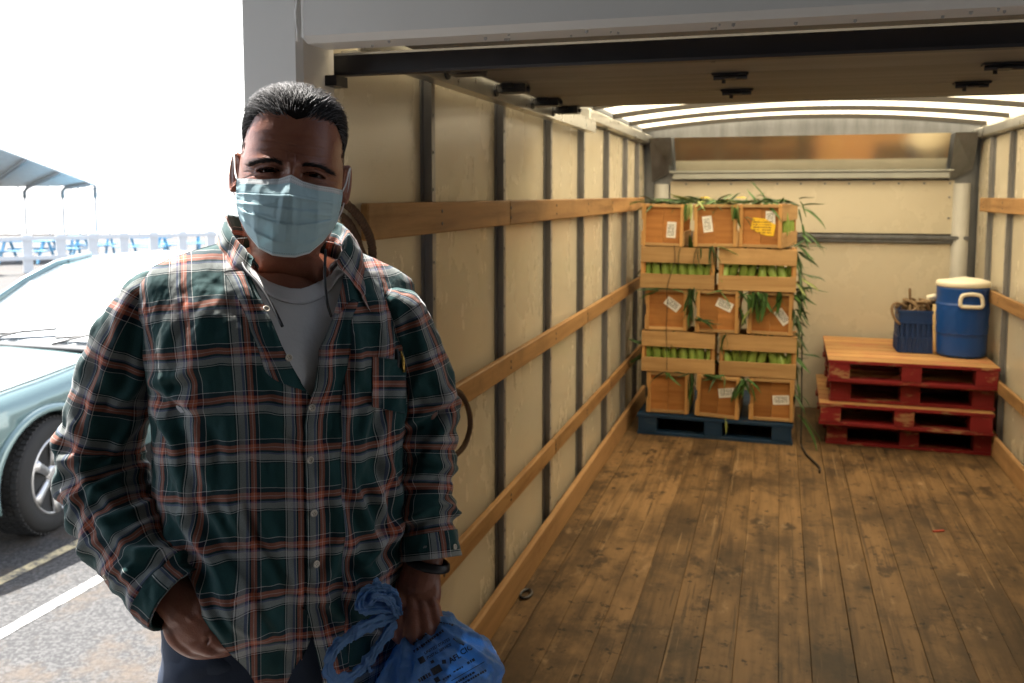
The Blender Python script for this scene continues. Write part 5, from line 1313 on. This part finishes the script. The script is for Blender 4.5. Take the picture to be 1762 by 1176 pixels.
# ---- hair: strands rooted over the scalp
m_h = [M('hair_black', (.010, .008, .008), .55, var=.2, spec=.3), M('hair_dark_brown', (.028, .021, .019), .55, var=.2, spec=.3), M('hair_grey', (.20, .19, .195), .55, var=.2, spec=.3)]
rh = random.Random(11)
def strands(n, name, gen, mats, parent=body):
    V = []; F = []; fm = []
    k = 0; tries = 0
    while k < n and tries < n*8:
        tries += 1; s = gen()
        if s is None: continue
        pts, w0, mi = s; m = len(pts); P = np.array(pts)
        T = np.gradient(P, axis=0); T /= np.linalg.norm(T, axis=1, keepdims=True)+1e-9
        a = np.cross(T, np.array([.3, .5, .8])); a /= np.linalg.norm(a, axis=1, keepdims=True)+1e-9; b = np.cross(T, a)
        n0 = len(V)
        for i in range(m):
            w = w0*(1-i/(m-1))**.6 + .05
            for q in range(3): an = 2*math.pi*q/3; V.append(P[i]+(a[i]*math.cos(an)+b[i]*math.sin(an))*w)
        for i in range(m-1):
            for q in range(3): F.append((n0+i*3+q, n0+i*3+(q+1) % 3, n0+(i+1)*3+(q+1) % 3, n0+(i+1)*3+q)); fm.append(mi)
        k += 1
    o = mobj(name, hx(np.array(V)), F, mats, parent, True, None, fm); return o
def gen_top():
    th = rh.uniform(-math.pi, math.pi); z = rh.uniform(-143, -20) if rh.random() < .75 else rh.uniform(-142, -95)
    xx, yy = head_pts(np.array([th]), np.array([z])); x, y = float(xx[0]), float(yy[0])
    front = math.cos(th) > 0
    if y > -10 and z > float(hair_line(x)) + rh.gauss(0, 2.5) and not (abs(x) > 70 and y < 40 and z < 22 and rh.random() < .8): return None
    if y <= 0 and z > 60: return None
    n = np.array([x/92, y/(96 if front else 112), (z+20)/140]); n /= np.linalg.norm(n)
    top = max(0, min(1, (-z-55)/50))
    L = 9 + 30*top; back = np.array([.25*x/92+rh.gauss(0, .12), -1.0, .05+rh.gauss(0, .1)]); down = np.array([0, -.45, 1.0])
    tf = max(top, min(1, max(0, (y-15)/45))*(1 if z < -45 else 0)); d = back*tf + down*(1-tf); d -= n*np.dot(d, n)*.9; d /= np.linalg.norm(d)
    lift = (.36*top + .16)*rh.uniform(.7, 1.2); lift *= 1+.5*(y > 40)
    pts = []; p = np.array([x, y, z]) - n*1.0
    for i in range(5):
        t = i/4; pts.append(p + d*L*t + n*(lift*L*t*(1-.62*t))*1.0 + np.array([rh.gauss(0, .5), rh.gauss(0, .5), rh.gauss(0, .5)])*t)
    g = .20 + .25*(1-top) + (.10 if x < -30 and top > .2 else 0) + (.12 if abs(x) > 70 else 0)
    mi = 2 if rh.random() < g*.75 else (1 if rh.random() < .5 else 0)
    return pts, rh.uniform(.38, .70), mi
strands(13500, 'hair', gen_top, m_h)
# dense under-layer so that no scalp shines through
V = []; 
th2 = np.linspace(-math.pi, math.pi, 97)[:-1]; rows = []
for t in np.linspace(0, 1, 26):
    xx, yy = head_pts(th2, np.full(96, -60.0))
    lim = np.where(yy > -10, hair_line(92*np.sin(th2)) - np.where(np.abs(92*np.sin(th2)) < 30, 9, 13), np.interp(-yy, [-10, 0, 20, 60, 116], [-10, 0, 25, 48, 60]))
    z = -143 + (lim+143)*t; x, y = head_pts(th2, z); nrm = np.stack([x/92, y/105, (z+20)/140], -1); nrm /= np.linalg.norm(nrm, axis=1, keepdims=True)
    th_ = 1.0 + 2.2*np.clip((-z-60)/50, 0, 1); th_ = th_*min(1, (1-t)*5) - 1.2*(t > .93)
    rows.append(np.stack([x, y, z], -1)+nrm*th_[:, None])
mobj('hair_cap', hx(np.concatenate(rows)), grid_faces(26, 96, True), M('hair_root', (.012, .009, .008), .95, spec=.05), body)
def gen_brow(s):
    def g():
        t = rh.random(); x = s*(14+50*t); z = -6.0 - 3.5*math.sin(math.pi*min(1, t*1.05)) + 4*t*t + rh.gauss(0, 2.0)*(1-.5*t); 
        _, y = head_pts(np.array([math.asin(min(.99, abs(x)/93))*s*1.03]), np.array([z])); y = float(y[0])-.5
        d = np.array([s*.9, .0-.35*t, -.35+.5*t+rh.gauss(0, .2)]); L = rh.uniform(8, 13)
        return [np.array([x, y+.6, z])+d*L*k/3+np.array([0, 1.6*math.sin(k/3*2.4), 0]) for k in range(4)], rh.uniform(.28, .46), 0 if rh.random() < .4 else 1
    return g
strands(260, 'eyebrow', gen_brow(-1), m_h); strands(260, 'eyebrow', gen_brow(1), m_h)
def gen_lash(s):
    def g():
        xe = rh.uniform(-17, 18); x = s*(36+xe); mid = 6+.0035*xe*xe+.05*xe; z = mid-3.6*max(0, 1-(xe/19)**2)
        _, y = head_pts(np.array([math.asin(min(.99, abs(x)/92))*s*1.03]), np.array([z-2.0])); y = float(y[0])-.6
        return [np.array([x, y, z-.8]), np.array([x+s*.8, y+2.0, z+.8]), np.array([x+s*1.5, y+3.6, z+.9])], .4, 0
    return g
strands(90, 'eyelash', gen_lash(-1), m_h); strands(90, 'eyelash', gen_lash(1), m_h)
# ---- surgical mask
def mask_mat():
    m = NT('mask_fabric'); uv = m.N('SeparateXYZ'); m.l.new(m.tc.outputs['UV'], uv.inputs[0]); a, b = uv.outputs['X'], uv.outputs['Y']
    blue = m.mix(m.noise(25, 4, .6), (.44, .64, .69), (.56, .74, .78)); white = (.78, .80, .80)
    c = m.mix(m.math('LESS_THAN', b, .105), blue, white)
    c = m.mix(m.math('GREATER_THAN', b, .975), c, white)
    edge = m.math('GREATER_THAN', m.math('ABSOLUTE', m.math('SUBTRACT', a, .5)), .468); c = m.mix(m.math('MULTIPLY', edge, .5), c, (.50, .72, .78))
    dot = m.math('LESS_THAN', m.math('FRACT', m.math('MULTIPLY', a, 62.0)), .5); k = None
    for lo, hi in ((.036, .046), (.078, .087), (.096, .105), (.955, .963)):
        q = m.math('MULTIPLY', m.math('GREATER_THAN', b, lo), m.math('LESS_THAN', b, hi)); k = q if k is None else m.math('ADD', k, q)
    k = m.math('MULTIPLY', k, dot); vd = m.math('LESS_THAN', m.math('FRACT', m.math('MULTIPLY', b, 50.0)), .5)
    for lo, hi in ((.018, .022), (.034, .038), (.962, .966), (.978, .982)):
        q = m.math('MULTIPLY', m.math('GREATER_THAN', a, lo), m.math('LESS_THAN', a, hi)); k = m.math('ADD', k, m.math('MULTIPLY', q, vd))
    c = m.mix(m.math('MULTIPLY', k, .6, True), c, (.13, .20, .23))
    m.set(Base_Color=c, Roughness=.8); m.b.inputs['Specular IOR Level'].default_value = .25
    tr = m.N('BsdfTranslucent'); m.put(tr.inputs[0], c); mx = m.N('MixShader'); mx.inputs[0].default_value = .18
    m.l.new(m.b.outputs[0], mx.inputs[1]); m.l.new(tr.outputs[0], mx.inputs[2]); m.l.new(mx.outputs[0], m.out.inputs[0])
    m.bump(m.math('ADD', m.noise(30, 4, .65), m.math('MULTIPLY', m.noise(160, 2, .5), .4)), .25, .002); return m.m
nA, nB = 121, 90
a = np.linspace(-1, 1, nA); b = np.linspace(0, 1, nB); Bg, Ag = np.meshgrid(b, a, indexing='ij'); aa = np.abs(Ag)
ctrl_a = [0, .22, .5, .78, 1.0]
def lerp2(tblx, a_, rows_b, b_):
    out = np.zeros_like(a_); V_ = np.array(tblx); cols = np.stack([np.interp(a_.ravel(), ctrl_a, V_[i]) for i in range(len(rows_b))], 0)
    j = np.clip(np.searchsorted(rows_b, b_.ravel())-1, 0, len(rows_b)-2); rb = np.array(rows_b); t = (b_.ravel()-rb[j])/(rb[j+1]-rb[j]); t = t*t*(3-2*t)*.5+t*.5
    idx = np.arange(a_.size); return (cols[j, idx]*(1-t)+cols[j+1, idx]*t).reshape(a_.shape)
rb = [0, .12, .35, .62, .85, 1.0]
X_ = lerp2([[0, 19, 44, 68, 86], [0, 20, 45, 70, 87], [0, 21, 47, 71, 86], [0, 21, 46, 70, 84], [0, 20, 45, 67, 81], [0, 18, 40, 61, 78]], aa, rb, Bg)*np.sign(Ag)
F_ = lerp2([[113, 105, 99, 80, 52], [124, 112, 103, 82, 50], [136, 126, 109, 82, 46], [134, 128, 111, 82, 42], [124, 119, 103, 76, 38], [106, 102, 90, 68, 34]], aa, rb, Bg)
Z_ = lerp2([[12, 20, 23.5, 22.5, 22], [27, 31, 33, 32, 32], [50, 51, 51, 50, 48], [88, 86, 80, 72, 64], [122, 121, 114, 96, 78], [145, 144, 135, 113, 87]], aa, rb, Bg)
d = np.zeros_like(Ag)
for b0 in (.30, .48, .66): d += 3.4*np.clip(1-np.abs(Bg-b0)/.09, 0, 1)*(Bg > b0) * (.55+.45*np.clip(1-aa*.6, 0, 1)) - 1.5*np.exp(-((Bg-b0)/.012)**2)
for (a0, b0, a1, b1, w, h) in ((-.95, .55, -.3, .46, .03, 3), (-.9, .72, -.35, .62, .035, 4), (-.85, .8, -.2, .85, .03, 3), (.95, .6, .4, .52, .03, 3.5), (.9, .72, .3, .66, .035, 4), (.8, .85, .25, .9, .03, 3), (-.08, .25, -.12, .7, .05, 2.5), (.06, .3, .1, .8, .05, 2.5), (-.55, .15, -.5, .3, .05, 2), (-.6, .5, -.55, .9, .05, 3), (.5, .45, .6, .9, .05, 3)):
    vx, vy = a1-a0, b1-b0; L = math.hypot(vx, vy); s = ((Ag-a0)*vx+(Bg-b0)*vy)/L; q = ((Ag-a0)*-vy+(Bg-b0)*vx)/L
    d += h*np.exp(-(q/w)**2)/(1+np.exp(-(s-.02)/.04))/(1+np.exp(-(L-s)/.04))
d += 1.6*fbm(Ag.ravel()*3, Bg.ravel()*3, np.zeros(Ag.size), 4, 2.0).reshape(Ag.shape)
# soft gathered sides
d += 1.5*np.sin(Bg*34)*np.exp(-((1-aa)/.08)**2)
F_ = F_ + d
MG = hx(np.stack([X_.ravel(), F_.ravel(), Z_.ravel()], -1)).reshape(nB, nA, 3)
N = normals(MG); N = N*(-1 if N[..., 1].mean() > 0 else 1)
Vv = np.concatenate([MG.reshape(-1, 3), (MG-N*1.4).reshape(-1, 3)]); n = nA*nB; F = grid_faces(nB, nA); F += [tuple(i+n for i in reversed(f)) for f in F]
for i in range(nB-1): F += [(i*nA, i*nA+n, (i+1)*nA+n, (i+1)*nA), (i*nA+nA-1, (i+1)*nA+nA-1, (i+1)*nA+nA-1+n, i*nA+nA-1+n)]
for k in range(nA-1): F += [(k, k+1, k+1+n, k+n), ((nB-1)*nA+k, (nB-1)*nA+k+n, (nB-1)*nA+k+1+n, (nB-1)*nA+k+1)]
UVm = np.stack([(Ag.ravel()+1)/2, Bg.ravel()], -1); UVm = np.concatenate([UVm, UVm])
mask = mobj('surgical_mask', Vv, F, mask_mat(), man, True, UVm); mask['label'] = 'light blue pleated surgical mask with white top edge'
m_loop = M('white_elastic', (.75, .75, .74), .7)
for s in (-1, 1):
    P = [(s*86, 50, 24), (s*91, 34, 10), (s*95, 16, -12), (s*98, 2, -22), (s*99, -12, -12), (s*98, -16, 10), (s*94, -10, 32), (s*91, 6, 48), (s*86, 24, 64), (s*79, 40, 80)]
    V, F = tube(hx(spline(P, 40)), 1.5, 6); mobj('ear_loop', V, F, m_loop, mask)
# ---- lanyard cord, earring stud, watch
m_cord = M('black_cord', (.006, .006, .007), .6)
for pts in (((412, 425, -10), (420, 460, -70), (446, 490, -100), (470, 530, -122), (486, 562, -140)), ((560, 430, -60), (559, 480, -96), (563, 520, -112), (570, 545, -100))):
    V, F = tube([Q(*p) for p in spline(pts, 30)], 2.6, 6); mobj('neck_cord', V, F, m_cord, man)
wr = []
C = np.array(Q(736, 969, 6))
for k in range(28):
    an = 2*math.pi*k/28; wr.append((C[0]+36*math.cos(an), C[1]+26*math.sin(an), C[2]+8*math.cos(an)))
wr.append(wr[0]); V, F = tube(wr, 8, 8, False, (1.0, .4)); mobj('wristwatch', V, F, M('watch_black', (.008, .008, .009), .4), man)
# ---- jeans and shoes
Vj = []; pj = []
for sx in (-1, 1):
    hipx = TX + lx*92*sx; hy = TY + ly*92*sx
    G, Uj = sleeve([(hipx, hy, 1080), (hipx+4*sx, hy, 1200), (hipx+8*sx, hy, 1420), (hipx+8*sx, hy+6, 1700), (hipx+8*sx, hy+16, 2000), (hipx+8*sx, hy+18, 2185)], [108, 104, 96, 76, 66, 62], 1.0,
                   [(.05, 6, .015, .8, 0), (.10, 6, .015, -.8, 0), (.16, 5, .015, .6, 0), (.5, 5, .02, .6, 0), (.93, 6, .02, .3, 0)], 4.0*sx, nr=60, nc=40)
    pj.append(tube_mesh(G, Uj))
zr = np.linspace(962, 1200, 20); Vt = []
for z in zr:
    for k in range(61):
        an = 2*math.pi*k/60; s, c = math.sin(an), math.cos(an); x_ = (halfw(z)-8)*spw(s, .86); y_ = ((depf(z) if c > 0 else depb(z))-(8+14*min(1, max(0, (z-990)/50))))*spw(c, .86)
        Vt.append((TX+lx*x_+nx*y_, TY+ly*x_+ny*y_, z))
pj.append((np.array(Vt), grid_faces(20, 61), np.zeros((len(Vt), 2))))
V = np.concatenate([p[0] for p in pj]); F = []; n = 0
for p in pj: F += [tuple(i+n for i in f) for f in p[1]]; n += len(p[0])
mobj('jeans', V, F, m_jean, man)
for sx in (-1, 1):
    hipx = TX + lx*100*sx; hy = TY + ly*100*sx; z = 2215
    pts = [(hipx-nx*45, hy-ny*45+20, z-26), (hipx, hy+10, z-30), (hipx+nx*70, hy+ny*70, z-24), (hipx+nx*150, hy+ny*150, z-12), (hipx+nx*215, hy+ny*215, z-8)]
    V, F = tube(spline(pts, 20), list(spline([[40], [50], [48], [46], [24]], 20)[:, 0]), 14, True, (.75, 1)); mobj('shoe', V, F, M('dark_shoe', (.02, .018, .016), .5), man)
# ------------------------------------------------------------------ blue plastic bag in his hand
def bag_mat():
    m = NT('thin_blue_plastic'); f = m.noise(9, 5, .6); c = m.mix(f, (.14, .30, .53), (.24, .43, .67))
    m.set(Base_Color=c, Roughness=.3); m.b.inputs['Specular IOR Level'].default_value = .6
    tr = m.N('BsdfTranslucent', Color=(.05, .26, .62)); mx = m.N('MixShader'); mx.inputs[0].default_value = .32
    m.l.new(m.b.outputs[0], mx.inputs[1]); m.l.new(tr.outputs[0], mx.inputs[2])
    tp = m.N('BsdfTransparent', Color=(.35, .60, .95)); mx2 = m.N('MixShader'); mx2.inputs[0].default_value = .22; m.l.new(mx.outputs[0], mx2.inputs[1]); m.l.new(tp.outputs[0], mx2.inputs[2]); m.l.new(mx2.outputs[0], m.out.inputs[0])
    m.bump(m.math('ADD', m.noise(28, 6, .7), m.math('MULTIPLY', m.noise(90, 4, .7), .5)), .9, .008); return m.m
m_bag = bag_mat()
bag = thing('plastic_bag', 'knotted blue plastic bag with black lettering hanging from his left hand', 'bag', tuple(wv([Q(745, 1200, -30)])[0]))
ROWB = [(1066, 690, 748, 8, 12), (1078, 690, 790, 10, 22), (1096, 684, 832, 10, 42), (1120, 668, 856, 6, 62), (1150, 650, 866, 0, 80), (1185, 634, 862, -6, 92), (1240, 615, 852, -10, 100), (1310, 612, 838, -10, 96), (1370, 630, 815, -6, 76), (1410, 668, 780, 0, 40), (1422, 700, 740, 0, 6)]
RB = spline(ROWB, 90); nb_c = 120
BG = np.empty((90, nb_c, 3))
for i, (y, xl, xr, dy, dp) in enumerate(RB):
    for k in range(nb_c):
        an = 2*math.pi*k/nb_c; cx_ = (xl+xr)/2; hw = (xr-xl)/2
        tilt = 14*(1-i/89)                                    # the shoulder toward the right stands higher
        yy = y - np.interp((cx_+hw*math.sin(an)-700)/150, [-.4, .1, .5, 1.0], [-6, 16, 22, 0])*max(0, 1-i/34)
        BG[i, k] = Q(cx_+hw*spw(math.sin(an), .9), yy, dy-14-dp*spw(math.cos(an), .8))
P = BG.reshape(-1, 3); C0 = np.array(Q(712, 1078, 0)); ang_ = np.arctan2(P[:, 0]-C0[0], P[:, 2]-C0[2]+20); rr_ = np.linalg.norm(P-C0, axis=1)
pl_ = lambda k, ph: 1-2*np.abs(np.sin(ang_*k+ph))**.7
pleat = (4.2*pl_(9, 2*np.sin(ang_*3)) + 3.4*pl_(5.0, 1.0) + 2*pl_(17, .4))*np.exp(-rr_/170)*np.clip(rr_/22, 0, 1)
q = P/38; wr_ = 5.0*fbm(q[:, 0], q[:, 1], q[:, 2], 3, 21.0) - 5.0*np.abs(fbm(q[:, 0]*1.6, q[:, 1]*1.6, q[:, 2]*1.6, 3, 4.0))
N = normals(BG); ctr3 = np.array([750, -14, 1240]); N = N*(1 if np.sum((BG-ctr3)*N) > 0 else -1)
fx, fy = topx(P); fb = folds(fx, fy, [(752, 1068, 850, 1150, 6, 8), (700, 1092, 655, 1180, 7, 9), (708, 1098, 682, 1180, 6, 8), (716, 1102, 706, 1180, 5, 7), (724, 1104, 728, 1180, 5, 5), (694, 1088, 640, 1150, 6, 7), (772, 1070, 858, 1116, 5, 6)])*(P[:, 1] < -5)
BG = BG + N*((pleat+wr_+fb).reshape(90, nb_c, 1))
bagb = mobj('bag_body', BG.reshape(-1, 3), grid_faces(90, nb_c, True) + [tuple(89*nb_c+k for k in range(nb_c))], m_bag, bag)
def ribbon(pts, rad, name, flat=(1, .45), seed=0):
    """gathered film: a flattened tube whose wall is folded into lengthwise pleats and crinkles"""
    n = 110; nk = 36; C = np.array([Q(*p) for p in spline(pts, n)]); r = spline([[v] for v in rad], n)[:, 0]
    V, F = tube([tuple(c) for c in C], list(r), nk, True, flat, (0, -1, 0)); V = np.array(V)
    a = np.tile(np.arange(nk)*2*math.pi/nk, n); t = np.repeat(np.linspace(0, 1, n), nk); ctr_ = np.repeat(C, nk, axis=0); D = V-ctr_
    q = V/9.0; w = fbm(q[:, 0], q[:, 1], q[:, 2], 3, seed); w2 = np.abs(fbm(q[:, 0]*.5, q[:, 1]*.5, q[:, 2]*.5, 3, seed+5.0))
    k = 1 - .42*np.abs(np.sin(2.0*a+2*np.sin(t*6+seed)))**.6 + .16*np.sin(7*a+9*t) + .30*w - .5*w2 + .12*np.sin(t*17+seed)*np.sin(a)
    V = ctr_ + D*k[:, None]*1.15
    return mobj(name, V, F, m_bag, bag)
ribbon([(690, 1056, -27), (668, 1066, -60), (638, 1074, -89), (605, 1090, -115), (580, 1112, -132), (566, 1140, -138), (568, 1160, -138), (586, 1172, -126), (606, 1166, -112), (630, 1142, -95), (652, 1110, -78), (672, 1080, -59), (688, 1062, -30)], [11, 14, 15, 13, 13, 12, 11, 11, 11, 11, 10, 11, 10], 'handle_loop', (.45, 1), 3)
ribbon([(688, 1056, -30), (683, 1044, -58), (676, 1024, -69), (660, 1014, -82), (640, 1014, -96), (625, 1024, -107), (619, 1040, -111), (632, 1048, -102), (655, 1046, -85), (676, 1050, -67), (688, 1056, -32)], [9, 11, 12, 11, 11, 12, 12, 11, 10, 10, 9], 'knot', (.7, 1), 7)
ribbon([(634, 1040, -106), (645, 1028, -104), (662, 1028, -93), (674, 1038, -80), (682, 1052, -68)], [8, 9, 8, 9, 7], 'knot', (.6, 1), 9)
ribbon([(628, 1030, -96), (645, 1034, -80), (668, 1036, -62)], [14, 16, 12], 'knot', (.4, 1), 12)
ribbon([(655, 1012, -87), (648, 1000, -94), (652, 996, -92)], [5, 6, 2], 'torn_tail', (.4, 1), 13)
ribbon([(612, 1076, -118), (612, 1090, -120), (611, 1102, -120)], [5, 5, 2], 'torn_tail', (.4, 1), 14)
ribbon([(634, 1146, -100), (637, 1156, -98), (642, 1152, -95)], [3, 3, 1.5], 'torn_tail', (.5, 1), 15)
# black print, laid on the bag where the photograph shows it
m_ink = M('black_bag_print', (.008, .008, .012), .5)
Pb = BG.reshape(-1, 3); bx_, by_ = topx(Pb); Nb = normals(BG).reshape(-1, 3); Nb = np.where(Nb[:, 1:2] > 0, -Nb, Nb); okb = Pb[:, 1] < -14
Pk, xk, yk, Nk = Pb[okb], bx_[okb], by_[okb], Nb[okb]
def onbag(px, py, lift):
    dd = (xk-px)**2+(yk-py)**2; idx = np.argpartition(dd, 8)[:8]; w = 1/(dd[idx]+3); w /= w.sum()
    dep = (Pk[idx, 1]*w).sum()-lift; k = 1+dep/FPX; return (881+(px-881)*k, dep, PCY+(py-PCY)*k)
def print_quad(cx, cy, w, h, ang, n=6):
    V = []; c, s = math.cos(ang), math.sin(ang); m = max(2, int(w/3)); k = max(2, int(h/3))
    for j in range(k+1):
        for i in range(m+1):
            a, b = (i/m-.5)*w, (j/k-.5)*h; V.append(onbag(cx+a*c-b*s, cy+a*s+b*c, 3.4))
    return V, [tuple(reversed(f)) for f in grid_faces(k+1, m+1)]
def print_text(txt, x, y, size, ang, sx=1.0, shear=0.0, bold=.0):
    cu = bpy.data.curves.new('txt', 'FONT'); cu.body = txt; cu.size = 1; cu.shear = shear; cu.offset = bold; cu.resolution_u = 2
    o = bpy.data.objects.new('txt', cu); COL.objects.link(o); bpy.context.view_layer.update()
    me = evalmesh(o, 'txt'); bpy.data.objects.remove(o, do_unlink=True)
    c, s = math.cos(ang), math.sin(ang); V = []
    for v in me.vertices:
        a, b = v.co.x*size*sx, -v.co.y*size; V.append(onbag(x+a*c-b*s, y+a*s+b*c, 3.6))
    return V, [tuple(reversed(p.vertices)) for p in me.polygons]
AN = R(-30)
def lettering(name, *pieces): return mobj(name, *cat(*pieces), m_ink, bagb, False)
lettering('lettering', print_text('AFL', 775, 1142, 13.5, AN, 1.0, 0, .03)); lettering('lettering', print_text('CIO', 794.5, 1128, 13.5, AN, 1.0, 0, .03))
lettering('lettering', print_text('UNITED STATES', 731, 1127, 6.6, AN, 1.06, .25, .03)); lettering('lettering', print_text('POSTAL SERVICE', 735, 1135, 6.6, AN, .98, .25, .03))
lettering('emblem', print_quad(725.5, 1136, 11, 11, AN), ); 
lettering('emblem', print_quad(751, 1153, 18, 13, AN)); lettering('emblem', print_quad(764, 1139, 7, 7, AN+.4)); lettering('emblem', print_quad(744, 1139, 6, 5, AN))
rp = random.Random(5)
def scribble(x, y, L, h, ang):
    out = []; t = 0
    while t < L:
        w = rp.uniform(2.5, 5); out.append(print_quad(x+(t+w/2)*math.cos(ang), y+(t+w/2)*math.sin(ang), w, h*rp.uniform(.75, 1), ang)); t += w+rp.uniform(.6, 1.4)
    return out
lettering('lettering', *scribble(712, 1122, 62, 5, R(-36))); lettering('lettering', *scribble(711, 1108, 40, 3, R(-36)))
lettering('lettering', *scribble(780, 1157, 20, 3, AN)); lettering('lettering', *scribble(804, 1142, 15, 6, AN)); lettering('lettering', *scribble(762, 1170, 15, 4, AN)); lettering('emblem', print_quad(752, 1170, 9, 9, AN))
lettering('rule_line', print_quad(805, 1155.5, 66, 1.2, AN)); lettering('lettering', *scribble(780, 1178, 40, 4, AN)); lettering('lettering', *scribble(796, 1177, 46, 4, AN)); lettering('lettering', *scribble(720, 1172, 20, 8, AN))
lettering('emblem', print_quad(790, 1103, 22, 7, R(32)))
lettering('lettering', *scribble(756, 1071, 22, 2.2, R(10)), *scribble(776, 1076, 18, 2.0, R(12)))
# a slip of green packaging glimpsed between his arm and body
V, F = tube([Q(668, 745, 90), Q(682, 760, 92), Q(690, 782, 94)], [4, 12, 8], 8, True, (.4, 1)); o = mobj('green_wrapper', V, F, M('green_wrapper', (.16, .36, .05), .5), None)
tag(o, "bright green wrapper glimpsed between the man's left arm and his side", 'wrapper')
